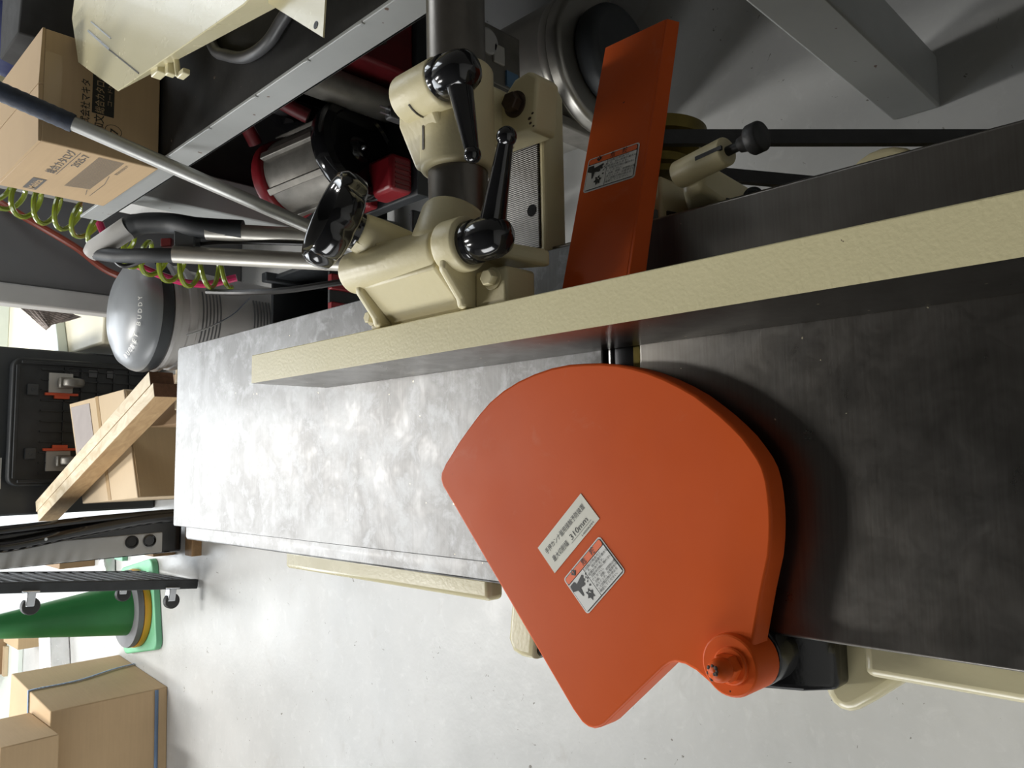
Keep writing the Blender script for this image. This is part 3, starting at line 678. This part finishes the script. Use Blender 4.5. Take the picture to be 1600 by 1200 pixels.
MB().obox((.500,1.785,.668), (.010,0,0), (0,.010,.008), (0,.008,-.010)).build('release_button', 'red_plastic', HT, bevel=.002)
MB().box((.425,1.26,.05), (.560,1.40,.075)).box((.425,1.36,.05), (.560,1.372,.30)).build('base_plate', 'black_deck', HT, bevel=.004)
for x in (.415,.570): MB().rcyl((x-.012,1.34,.062), (x+.012,1.34,.062), .062, .006).build('wheel', 'black_rubber', HT)

BK = thing('black_crate', 'black open crate with red corner tabs on the floor behind the hand truck', 'crate', (.45,1.92,0))
for (a, b) in (((.35,1.76,0),(.54,1.772,.26)), ((.35,2.06,0),(.54,2.072,.26)), ((.35,1.76,0),(.362,2.072,.26)), ((.528,1.76,0),(.54,2.072,.26)), ((.35,1.76,0),(.54,2.072,.02))):
    MB().box(a, b).build('panel', 'black_deck', BK, bevel=.003)
for x, y in ((.36,1.77),(.53,1.77),(.36,2.06),(.53,2.06)): MB().box((x-.014,y-.014,0), (x+.014,y+.014,.29)).build('corner_post', 'charcoal', BK, bevel=.004)
for x, y in ((.385,1.752),(.352,1.90),(.46,1.752)): MB().box((x-.012,y-.004,.18), (x+.030,y+.016,.262)).build('red_tab', 'red_plastic', BK, bevel=.003)
# ================================================================== hoses
def coil(path, R, r, turns, name, mat):
    P_ = spline(path, 30); L = [0]
    for i in range(1, len(P_)): L.append(L[-1] + (P_[i]-P_[i-1]).length)
    N = turns*18; out = []; x = None
    for k in range(N+1):
        s_ = L[-1]*k/N; i = max(j for j in range(len(L)) if L[j] <= s_ + 1e-9); i = min(i, len(P_)-2)
        t = (s_-L[i])/max(1e-9, L[i+1]-L[i]); p = P_[i].lerp(P_[i+1], t); dd = (P_[i+1]-P_[i]).normalized()
        if x is None: x = MB.frame(dd)[0]
        x = (x - dd*x.dot(dd)).normalized(); y = dd.cross(x); a = 2*math.pi*k/18
        out.append(p + (x*math.cos(a) + y*math.sin(a))*R)
    return MB().tube(out, r, 8).build(name, mat)
tag(coil([(.86,2.50,1.02),(.700,2.300,.880),(.640,2.200,.745),(.560,2.12,.640),(.505,2.02,.535),(.500,1.95,.44)], .041, .0064, 18, 'coiled_air_hose', 'hose_green'), 'olive green coiled air hose hanging beside the bench end', 'hose')
tag(MB().tube(spline([(.82,2.10,.80),(.760,2.11,.755),(.680,2.18,.710),(.572,2.20,.645),(.505,2.13,.545),(.480,2.05,.47),(.50,2.0,.40)]), .010, 10).build('pink_hose', 'hose_pink'), 'magenta pink hose curving past the grey-lidded pail', 'hose')
tag(MB().tube(spline([(.96,2.95,.95),(.80,2.75,.79),(.70,2.72,.60),(.62,2.70,.47),(.58,2.66,.20)]), .011, 10).build('red_brown_hose', 'hose_red'), 'thin red-brown hose running down the dark column', 'hose')
tag(MB().tube(spline([(.45,2.0,.48),(.435,1.88,.44),(.43,1.76,.38),(.44,1.62,.30),(.46,1.52,.18),(.47,1.5,.05)]), .008, 8).build('extension_cable', 'cord_black'), 'black extension cable hanging down in front of the pail', 'cable')
tag(MB().tube(spline([(.470,1.90,.745),(.455,1.87,.725),(.490,1.80,.66),(.500,1.70,.59),(.495,1.60,.50),(.495,1.5,.36)]), .0055, 8).build('bungee_strap', 'cord_black'), 'thin black strap wound round the hand truck grip', 'strap')

# ================================================================== pail with cushioned lid
pc = V((.4300, 2.330, 0)); PL = thing('pail', 'white plastic pail with grey hoop lines and a rounded grey cushion lid', 'pail', tuple(pc))
MB().lathe([(.122,0),(.128,.01),(.146,.42),(.154,.425),(.156,.435),(.154,.445),(.150,.448),(.151,.470),(.160,.473),(.162,.483),(.158,.491),(.10,.493)], pc, Z, 56).build('bucket', 'pail_white', PL)
MB().lathe([(.150,.491),(.160,.496),(.1655,.512),(.1650,.528)], pc, Z, 56).build('lid_underside_shade', 'black_deck', PL)  # black band paints the shade on the underside of the lid
MB().lathe([(.1645,.527),(.1635,.534),(.161,.541),(.146,.565),(.114,.583),(.06,.592),(.0001,.594)], pc, Z, 56).build('cushion_lid', 'lid_grey', PL)
for z0 in (.195,.355):
    for i in range(6):
        z = z0 + i*.0105; r = .1286 + (.146-.128)*(z-.01)/.41
        a0_, a1_ = (200, 290)
        pts = [pc + V((r*math.cos(math.radians(a)), r*math.sin(math.radians(a)), z)) for a in range(205, 300, 5)]
        MB().tube(pts, .0022, 6).build('hoop_line', 'pail_grey', PL)
for i, c_ in enumerate('BOSS'):
    a = math.radians(218 + i*9.0); r = .1425; p = pc + V((r*math.cos(a), r*math.sin(a), .31)); ex = V((-math.sin(a), math.cos(a), 0))
    MB().text(c_, -.010, -.02, .048, p, ex, (Z + V((math.cos(a), math.sin(a), 0))*.04).normalized(), 0, .0012, .018, .02).build('letter', 'pail_grey', PL)
for i, c_ in enumerate('BUCKET BUDDY'):
    if c_ == ' ': continue
    a = math.radians(196 + i*7.6); th = .132; p = pc + V((th*math.cos(a), th*math.sin(a), .5765)); ex = V((-math.sin(a), math.cos(a), 0)); nn = V((math.cos(a)*.55, math.sin(a)*.55, .83)).normalized()
    MB().text(c_, -.006, -.006, .018, p, ex, nn.cross(ex), 0, .0015, .011, .01).build('letter', 'sticker_white', PL)
MB().tube(spline([pc + V((-.07,-.145,.455)), pc + V((-.045,-.160,.40)), pc + V((.0,-.165,.33)), pc + V((.06,-.15,.27))]), .0022, 6).build('wire_handle', 'zinc', PL)

# ================================================================== column and things beyond the pail
c0 = MB().box((.565,2.78,0), (.86,3.05,3.9)); struct(c0.build('trim_2', 'grey_column', bevel=.006), 'dark grey steel column behind the pail', 'column')
struct(MB().box((.500,2.77,0), (.564,2.84,3.9)).build('trim_3', 'grey_light', bevel=.006), 'light grey vertical edge strip along the dark column', 'column edge')
tag(MB().box((.50,3.45,0), (1.02,5.30,.27)).build('sunlit_floor_block', 'sunlit_floor_block', bevel=.01), 'low cream block painted as sunlit floor beyond the grey-lidded pail', 'cabinet')  # pale block stands in for a sunlit strip of floor
tag(MB().obox((.66,4.0,.2905), (.20,.10,0), (-.014,.028,0), (0,0,.02)).build('white_batten', 'white_paint', bevel=.004), 'white batten lying across the low cream block', 'batten')
tag(MB().box((.55,4.95,.2712), (1.0,5.25,.36)).build('white_board', 'white_paint', bevel=.003), 'white box on the far end of the low cream block', 'box')
cl_ = MB(); N_ = 10
ct_ = [V((.60,3.05,.742)), V((.530,3.05,.470)), V((.475,3.05,.575))]   # two corners under the column edge and the hanging tip
pts = [[(ct_[0].lerp(ct_[1], u)).lerp(ct_[2].lerp(ct_[2] + V((.012,0,0)), u), v_) + V((0, .018*math.sin(7*u+2*v_)*v_, 0)) for u in [i/N_ for i in range(N_+1)]] for v_ in [j/N_ for j in range(N_+1)]]
for j in range(N_):
    for i in range(N_): cl_.add([pts[j][i], pts[j][i+1], pts[j+1][i+1], pts[j+1][i]], [(0,1,2,3)])
co = cl_.build('hanging_cloth', 'cloth_grey'); md = co.modifiers.new('thick', 'SOLIDIFY'); md.thickness = .004
tag(co, 'grey-brown cloth corner hanging over the cream block beside the column', 'cloth')

# dark cabinet and black platform deck standing against it
CB = thing('dark_cabinet', 'low charcoal cabinet with a white label behind the labelled carton', 'cabinet', (.15,3.75,0))
MB().box((-.19,3.56,0), (.470,3.95,.78)).build('carcass', 'charcoal', CB, bevel=.008)
MB().box((-.085,3.555,.585), (.035,3.5602,.625)).build('label_card', 'sticker_white', CB)
DK = thing('platform_truck', 'black plastic platform truck standing on end showing two castor plates with orange clips', 'platform truck', (.19,3.5,0))
dx0, dx1, dz0, dz1, dy = -.075, .425, .02, .575, 3.50
MB().prism(rrect(dx0, dz0, dx1, dz1, .035), (0,dy,0), X, Z, .045, rim=.006).build('deck', 'black_deck', DK)
rim = MB()
for x in (dx0+.012, dx1-.024): rim.box((x,dy-.010,dz0+.03), (x+.012,dy+.001,dz1-.03))
for z in (dz0+.012, dz1-.024): rim.box((dx0+.03,dy-.010,z), (dx1-.03,dy+.001,z+.012))
rim.build('edge_rim', 'black_deck', DK, bevel=.002)
for i in range(11):
    x = dx0 + .045 + i*.041
    MB().box((x,dy-.007,dz0+.04), (x+.005,dy+.001,dz1-.10)).build('stiffening_rib', 'black_deck', DK)
for i in range(6):
    z = dz0 + .06 + i*.062
    MB().box((dx0+.03,dy-.007,z), (dx1-.03,dy+.001,z+.005)).build('stiffening_rib', 'black_deck', DK)
for sx in (-1, 1):
    cx = .175 + sx*.155
    for dz in (.10,.17,.24):
        MB().box((cx-.02+sx*.05,dy-.004,.1+dz), (cx+.012+sx*.05,dy-.0005,.135+dz)).build('moulded_recess', 'black_plastic', DK, bevel=.003)
    pz = .405
    MB().box((cx-.040,dy-.010,pz-.042), (cx+.040,dy+.001,pz+.045)).build('castor_plate', 'grey_light', DK, bevel=.002)
    MB().rcyl((cx-.016,dy-.042,pz-.035), (cx+.016,dy-.042,pz-.035), .040, .008, 24).build('castor_wheel', 'tool_grey', DK)
    MB().obox((cx,dy-.030,pz-.010), (.022,0,0), (0,.018,0), (0,0,.026)).build('castor_fork', 'tool_grey', DK, bevel=.006)
    xo = cx - sx*.045
    MB().box((xo-.005,dy-.016,pz-.062), (xo+.005,dy,pz+.058)).box((min(xo,xo-sx*.018),dy-.016,pz-.030), (max(xo,xo-sx*.018),dy-.002,pz+.025)).build('orange_clip', 'orange_plastic', DK, bevel=.002)
    MB().box((cx-.022-sx*.03,dy-.012,.485), (cx+.022-sx*.03,dy+.001,.525)).cyl((cx-sx*.03,dy-.014,.505), (cx-sx*.03,dy,.505), .008).build('screw_boss', 'charcoal', DK, bevel=.003)

# carton with pouch, timber offcut across it
BC = thing('labelled_carton', 'tan carton with a plastic document pouch under the timber offcut', 'carton', (.06,3.0,0))
MB().hexa([(-.107,2.665,0),(.257,2.819,0),(.241,3.400,0),(-.141,3.200,0),(-.107,2.665,.40),(.257,2.819,.40),(.241,3.400,.40),(-.141,3.200,.40)]).build('body', 'cardboard_pale', BC, bevel=.003)
MB().hexa([(-.102,2.657,.05),(.252,2.811,.05),(.2522,2.8125,.05),(-.1018,2.6585,.05),(-.102,2.657,.395),(.252,2.811,.395),(.2522,2.8125,.395),(-.1018,2.6585,.395)]).build('front_flap', 'cardboard_tan', BC)
MB().hexa([(.02,3.06,.4002),(.230,3.16,.4002),(.226,3.37,.4002),(.012,3.26,.4002),(.02,3.06,.4025),(.230,3.16,.4025),(.226,3.37,.4025),(.012,3.26,.4025)]).build('document_pouch', 'pouch', BC, bevel=.001)
MB().box((.035,3.18,.4026), (.060,3.24,.4032)).build('bar_code', 'print_grey', BC)
MB().hexa([(-.120,2.90,.4002),(.250,3.07,.4002),(.2495,3.10,.4002),(-.121,2.93,.4002),(-.120,2.90,.4012),(.250,3.07,.4012),(.2495,3.10,.4012),(-.121,2.93,.4012)]).build('packing_tape', 'tape', BC)
# timber: two boards side by side
bm0, bm1 = V((.224,2.290,.476)), V((-.178,3.50,.4405)); bd = (bm1-bm0).normalized(); bn = V((0,0,1)); bs_ = bd.cross(bn).normalized(); bn = bs_.cross(bd).normalized(); bl_ = (bm1-bm0).length/2; mc = bm0.lerp(bm1,.5)
if bs_.x < 0: bs_ = -bs_
for k, (off, dl, lb) in enumerate(((.022, .0, 'weathered pale timber offcut, upper right of the pair on the tan carton'), (-.022, -.02, 'pale timber offcut, lower left of the pair on the tan carton'))):
    m = MB().obox(mc + bs_*off + bd*dl - bn*.0, bd*bl_, bs_*.0212, bn*.034)
    ob = m.build('timber_offcut', ['wood_pale', 'wood_side', 'wood_end'], bevel=.002)
    for p in ob.data.polygons:
        if abs(p.normal.dot(bd)) > .9: p.material_index = 2
        elif abs(p.normal.dot(bs_)) > .9: p.material_index = 1
    tag(ob, lb, 'timber', 'timber offcuts on the tan carton')
tag(MB().rcyl((.30,2.36,.400), (.16,2.36,.400), .011, .003).build('round_stick', 'wood_pale'), 'short round stick poking out under the timber end', 'stick')
tag(MB().box((.12,2.32,0), (.275,2.62,.3885)).build('brown_carton', 'cardboard_dark', bevel=.003), 'dark brown carton propping the near end of the timber', 'carton')

# ================================================================== silver and black case, dolly, cone
SC = thing('equipment_case', 'tall black and silver equipment case with two round black sockets', 'equipment case', (-.27,3.27,0))
def yz(y0, pts): return pts
MB().hexa([(-.345,3.16,.045),(-.185,3.16,.045),(-.185,3.34,.045),(-.345,3.34,.045),(-.352,3.16,.92),(-.225,3.16,.92),(-.225,3.34,.92),(-.352,3.34,.92)]).build('body', 'black_plastic', SC, bevel=.012, seg=3)
MB().hexa([(-.340,3.150,.125),(-.262,3.150,.125),(-.262,3.162,.125),(-.340,3.162,.125),(-.350,3.150,.90),(-.270,3.150,.90),(-.270,3.162,.90),(-.350,3.162,.90)]).build('side_panel', 'case_grey', SC, bevel=.004)
for z, mt in ((.175,'black_plastic'),(.240,'black_rubber')):
    MB().lathe([(.024,0),(.024,.006),(.019,.008),(.017,.003),(.0001,.003)], (-.291+.0*z,3.150,z), -Y, 28).build('round_socket', mt, SC)
MB().tube(spline([(-.205,3.13,.05),(-.207,3.12,.16),(-.215,3.115,.26),(-.240,3.115,.45),(-.262,3.115,.60),(-.268,3.115,.68),(-.258,3.12,.73),(-.235,3.13,.74)]), .020, 14).build('tubular_handle', 'black_plastic', SC)
MB().tube(spline([(-.190,3.14,.05),(-.193,3.13,.20),(-.200,3.13,.40),(-.212,3.13,.60),(-.225,3.13,.80)]), .016, 12).build('frame_tube', 'black_plastic', SC)
MB().lathe([(.006,0),(.005,.003)], (-.252,3.095,.545), -Y, 12).build('rivet', 'zinc', SC)
DL = thing('upright_dolly', 'black slatted plastic dolly standing on its edge beside the green cone', 'dolly', (-.45,3.16,0))
dtop = V((-.378,3.03,.72)); dbot = V((-.458,3.10,.005)); du = (dtop-dbot).normalized(); dn = V((-1,0,0)); dn = (dn - du*dn.dot(du)).normalized(); dw = du.cross(dn).normalized()
if dw.y < 0: dw = -dw
Ld = (dtop-dbot).length
MB().obox(dbot + du*Ld*.5 + dn*.014, du*Ld*.5, dn*.006, dw*.004).build('spine', 'black_deck', DL)
for j in (0, 1):
    MB().obox(dbot + du*Ld*.5 + dn*.012 + dw*(.008+j*.42), du*Ld*.5, dn*.018, dw*.014).build('side_bar', 'black_deck', DL, bevel=.003)
for i in range(16):
    MB().obox(dbot + du*(Ld*(i+.5)/16) + dw*.22, du*.011, dn*.005, dw*.20).build('slat', 'black_deck', DL, bevel=.0015)
for i, (h, ww) in enumerate(((.105,.01),(.155,.30),(.600,.01),(.640,.30))):
    c = dbot + du*h + dw*ww + dn*.024; ct = MB()
    ct.obox(c, du*.028, dn*.003, dw*.026)
    cs = ct.obox(c + dn*.026 + du*(-.006), du*.014, dn*.024, dw*.016).build('castor_fork', 'zinc', DL, bevel=.003)
    MB().rcyl(c + dn*.050 - du*.012 - dw*.012, c + dn*.050 - du*.012 + dw*.012, .029, .004, 24).build('castor_wheel', 'black_rubber', DL)
CO = thing('traffic_cone', 'green traffic cone with a pale green base behind the upright dolly', 'traffic cone', (-.625,3.66,0))
cc = V((-.622,3.655,0))
MB().prism([(p[0], p[1]) for p in rrect(-.19,-.19,.19,.19,.04)], cc + Z*.028, V((.98,.2,0)).normalized(), V((-.2,.98,0)).normalized(), .026, rim=.006).build('base', 'green_base', CO)
MB().lathe([(.126,.020),(.122,.04),(.112,.075),(.040,.60),(.034,.70),(.030,.71),(.0001,.712)], cc, Z, 40).build('cone_body', 'green_cone', CO)
tag(MB().lathe([(.128,.029),(.166,.029),(.168,.042),(.166,.055),(.116,.055)], cc, Z, 40).build('cone_ring', 'yellow_ring'), 'yellow weight ring at the bottom of the green cone', 'weight ring', 'weight rings on the cone')
tag(MB().lathe([(.122,.056),(.163,.056),(.165,.068),(.162,.080),(.112,.080)], cc, Z, 40).build('cone_ring', 'grey_ring'), 'grey weight ring on top of the yellow one around the green cone', 'weight ring', 'weight rings on the cone')
tag(MB().box((-.375,3.33,.0), (-.285,3.52,.09)).build('wood_block', 'wood_brown', bevel=.003), 'brown wooden block on the floor under the silver and black case', 'wood block')
tag(MB().box((-.36,3.08,.0), (-.215,3.145,.040)).build('wood_batten', 'wood_brown', bevel=.003), 'low wooden batten lying in front of the equipment case', 'wood block')
tag(MB().box((-.50,4.30,0), (-.30,4.55,.16)).build('open_carton', 'cardboard_dark', bevel=.003), 'small brown carton between the dolly slats and the equipment case', 'carton')
tag(MB().hexa([(-.52,4.0,0),(-.36,4.02,0),(-.36,4.14,0),(-.52,4.12,0),(-.50,4.0,.05),(-.38,4.03,.07),(-.38,4.12,.06),(-.50,4.12,.04)]).build('silver_bag', 'silver_bag', bevel=.01, sub=1), 'crumpled silvery plastic bag on the floor behind the dolly', 'bag')
tag(MB().box((-.44,3.86,0), (-.36,3.96,.025)).build('green_packet', 'green_paper', bevel=.003), 'flat pale green packet on the floor behind the dolly', 'packet')

# ================================================================== cartons at the left
SB = thing('strapped_carton', 'big brown carton bound with blue strapping on the open floor', 'carton', (-1.2,3.65,0))
sb = [(-.914,3.377),(-.873,3.935),(-1.50,3.99),(-1.54,3.36)]
hz = .432
MB().hexa([(-1.54,3.357,0),(-.914,3.377,0),(-.873,3.935,0),(-1.50,3.975,0),(-1.54,3.357,hz),(-.914,3.377,hz),(-.873,3.935,hz),(-1.50,3.975,hz)]).build('body', 'cardboard', SB, bevel=.004)
def strap(pts, wv, name):
    s = MB()
    for i in range(len(pts)-1):
        a, b = V(pts[i]), V(pts[i+1]); w_ = V(wv[i] if isinstance(wv, list) else wv)
        s.add([a-w_, a+w_, b+w_, b-w_, ], [(0,1,2,3)])
    ob = s.build(name, 'strap_blue', SB); md = ob.modifiers.new('t', 'SOLIDIFY'); md.thickness = .002; md.offset = 0
strap(spline([(-.8905,3.66,.436),(-.8885,3.66,.40),(-.8880,3.665,.25),(-.8830,3.72,.10),(-.8815,3.74,.002)]), (0,.007,0), 'strap')
strap([(-1.50,3.63,.436),(-.8905,3.66,.436)], (0,.007,0), 'strap')
strap([(-1.54,3.354,.045),(-.917,3.3735,.045)], (0,0,.007), 'strap')
tag(MB().box((-1.60,3.25,.435), (-.965,3.62,.62)).build('flat_carton', 'cardboard', bevel=.004), 'smaller brown carton stacked on the blue-strapped carton', 'carton')
bwx = thing('far_carton', 'brown carton on white sheets in the bright doorway', 'carton', (-1.0,5.9,0))
MB().box((-1.27,5.75,.03), (-.98,6.15,.30)).build('body', 'cardboard_dark', bwx, bevel=.004)
MB().box((-1.275,5.70,.03), (-1.10,5.752,.05)).build('flap', 'cardboard_pale', bwx)
tag(MB().box((-1.00,5.05,0), (-.86,5.35,.14)).build('low_carton', 'cardboard_tan', bevel=.003), 'low tan carton beside the far carton in the doorway', 'carton')
tag(MB().box((-1.75,5.5,.0), (-.95,6.6,.028)).build('foam_sheet', 'white_paint', bevel=.003), 'white foam sheet lying under the far carton', 'sheet')
tag(MB().obox((-.98,4.72,.05), (.11,.03,0), (-.02,.09,.0), (0,0,.05)).build('plastic_bundle', 'silver_bag', bevel=.012), 'bundle of clear plastic beyond the strapped carton', 'bundle')
tag(MB().obox((-.80,4.62,.04), (.02,.012,0), (-.02,.09,0), (0,0,.04)).build('dark_bracket', 'charcoal', bevel=.004), 'dark bracket on the floor beyond the strapped carton', 'bracket')
tag(MB().box((-2.6,6.42,0), (-.98,6.48,1.6)).build('white_partition', 'white_outside', bevel=.004), 'white panel standing in the bright doorway', 'panel')

# ================================================================== under the bench
EN = thing('engine_tool', 'grey and red ribbed power tool lying under the workbench', 'power tool', (.66,1.35,0))
e0, e1 = V((.662,1.625,.452)), V((.680,1.450,.410)); ed = (e1-e0).normalized()
MB().rcyl(e0, e1, .088, .01, 32).build('motor_housing', 'tool_grey', EN)
ex_, ey_, _ = MB.frame(ed)
for i in range(7):
    a = math.pi*2*i/7; u = ex_*math.cos(a) + ey_*math.sin(a)
    MB().obox((e0+e1)/2 + u*.090, ed*.085, ed.cross(u)*.008, u*.008).build('cooling_rib', 'tool_grey', EN, bevel=.002)
MB().rcyl(e0 - ed*.035, e0 + ed*.002, .094, .012, 32).build('end_cap', 'red_plastic', EN)
MB().lathe([(.05,0),(.112,.0),(.115,.012),(.115,.028),(.108,.038),(.09,.040),(.086,.034),(.03,.030),(.022,.036),(.012,.038),(.0001,.038)], e1 + ed*.01, ed + V((.05,-.2,.1)), 48).build('wheel_disc', 'black_plastic', EN)
MB().lathe([(.006,0),(.004,.006)], e1 + ed*.01 + (ed + V((.05,-.2,.1))).normalized()*.038, ed + V((.05,-.2,.1)), 12).build('hub_screw', 'zinc', EN)
MB().tube(spline([e0 + V((.06,.0,.09)), e0 + V((.11,-.02,.13)), e0 + V((.13,-.1,.14)), e1 + V((.07,.02,.09))]), .016, 12).build('carry_handle', 'red_dark', EN)
MB().box((.575,1.45,.328), (.72,1.66,.355)).build('base_shoe', 'red_plastic', EN, bevel=.006)
MB().box((.574,1.56,.3552), (.60,1.60,.3575)).build('shoe_label', 'sticker_white', EN)
for k in range(2): MB().rcyl(e0 + V((-.05+.05*k,.02,-.05+.06*k)), e0 + V((-.07+.05*k,.07,-.04+.06*k)), .014, .004).build('terminal', 'zinc', EN)

sh = thing('low_rack', 'dark low rack under the workbench carrying the tools', 'rack', (.85,1.4,0))
MB().box((.575,1.31,.295), (1.25,1.78,.325)).build('shelf', 'black_deck', sh, bevel=.003)
for x in (.60,1.22):
    for y in (1.33,1.76): MB().box((x-.012,y-.012,0), (x+.012,y+.012,.30)).build('leg', 'black_deck', sh)
RB = thing('red_tool_box', 'red ribbed plastic tool housing under the workbench', 'tool housing', (.60,1.37,.326))
MB().box((.578,1.325,.326), (.660,1.42,.385)).build('shell', 'red_plastic', RB, bevel=.01, seg=3)
for i in range(6): MB().box((.582+.011*i,1.3225,.335), (.586+.011*i,1.3265,.375)).build('vent_rib', 'red_dark', RB)
RM = thing('red_machine', 'dark red machine with a large hexagon bolt under the workbench', 'machine', (.95,1.4,.326))
MB().box((.84,1.32,.326), (1.12,1.43,.74)).build('frame', 'red_dark', RM, bevel=.01)
MB().lathe([(.030,0),(.030,.006),(.026,.007),(.026,.026),(.022,.030)], (.905,1.32,.430), -Y, 6).build('hexagon_bolt', 'steel_dark', RM, bevel=.001)
MB().rcyl((.80,1.40,.326), (.80,1.40,.66), .036, .01).build('hydraulic_post', 'tool_grey', RM)
MB().rcyl((.80,1.56,.326), (.80,1.56,.68), .022, .004).build('grip_post', 'black_rubber', RM)
bgm = MB().sph((.90,1.68,.42), .095, 20, 0, (1,.8,1.0))
for v in bgm.v: v += V((mnoise.noise(v*14)*.03, mnoise.noise(v*14+V((5,5,5)))*.03, mnoise.noise(v*14+V((9,1,3)))*.03))
tag(bgm.build('dark_bag', 'black_plastic', angle=25), 'crumpled dark plastic bag at the back of the low rack', 'bag')
PG = thing('plug', 'grey power plug on its lead under the workbench', 'plug', (.70,1.26,.0))
MB().obox((.70,1.245,.434), (.014,0,0), (0,.012,0), (0,0,.018)).build('body', 'cable_grey', PG, bevel=.004)
for k in (-1, 1): MB().box((.70+.006*k-.001,1.241,.451), (.70+.006*k+.001,1.247,.472)).build('prong', 'zinc', PG)
MB().tube(spline([(.70,1.245,.42),(.70,1.26,.34),(.63,1.27,.18),(.62,1.25,.006)]), .005, 8).build('lead', 'cable_grey', PG)
TK = thing('steel_tank', 'stainless steel cylindrical tank with a printed plate on the floor under the bench', 'tank', (.80,1.06,0))
k0, k1 = V((.80,1.22,.147)), V((.80,.93,.147)); kd = (k1-k0).normalized()
MB().rcyl(k0, k1, .145, .012, 48).build('drum', 'stainless', TK)
MB().lathe([(.1455,0),(.147,.004),(.147,.016),(.1455,.020)], k1 - kd*.05, kd, 48).build('rim_band', 'stainless', TK)
MB().rcyl(k1 - kd*.005, k1 + kd*.05, .10, .02, 48).build('end_dome', 'charcoal', TK)
MB().rcyl(k0 - kd*.06, k0 + kd*.004, .10, .02, 40).build('motor_end', 'black_rubber', TK)
a_ = [math.radians(118 + i*6) for i in range(9)]
pl_ = MB()
for i in range(8):
    p = [V((.80+.1462*math.cos(t), y, .147+.1462*math.sin(t))) for t, y in ((a_[i],1.18),(a_[i],1.01),(a_[i+1],1.01),(a_[i+1],1.18))]; pl_.add(p, [(0,1,2,3)], 0)
    for r in range(9):
        y0 = 1.168 - r*.017; t0 = a_[i]+.015; t1 = a_[i] + .085
        pl_.add([V((.80+.1466*math.cos(t), y, .147+.1466*math.sin(t))) for t, y in ((t0,y0),(t0,y0-.006),(t1,y0-.006),(t1,y0))], [(0,1,2,3)], 1)
pl_.build('printed_plate', ['sticker_paper', 'print_grey'], TK)
MX = thing('meter_box', 'small grey meter box with a round dial under the workbench', 'meter', (.72,.97,0))
MB().box((.645,.962,0), (.668,1.02,.475)).box((.665,.962,.36), (.775,1.02,.475)).build('housing', 'tool_grey', MX, bevel=.004)
MB().lathe([(.024,0),(.024,.004),(.020,.005)], (.738,.962,.445), -Y, 28).build('dial', 'meter_white', MX)
MB().box((.705,.957,.405), (.740,.963,.432)).build('switch_plate', 'grey_light', MX, bevel=.002)
MB().box((.672,.958,.37), (.70,.963,.40)).build('blue_tag', 'blue_tag', MX)
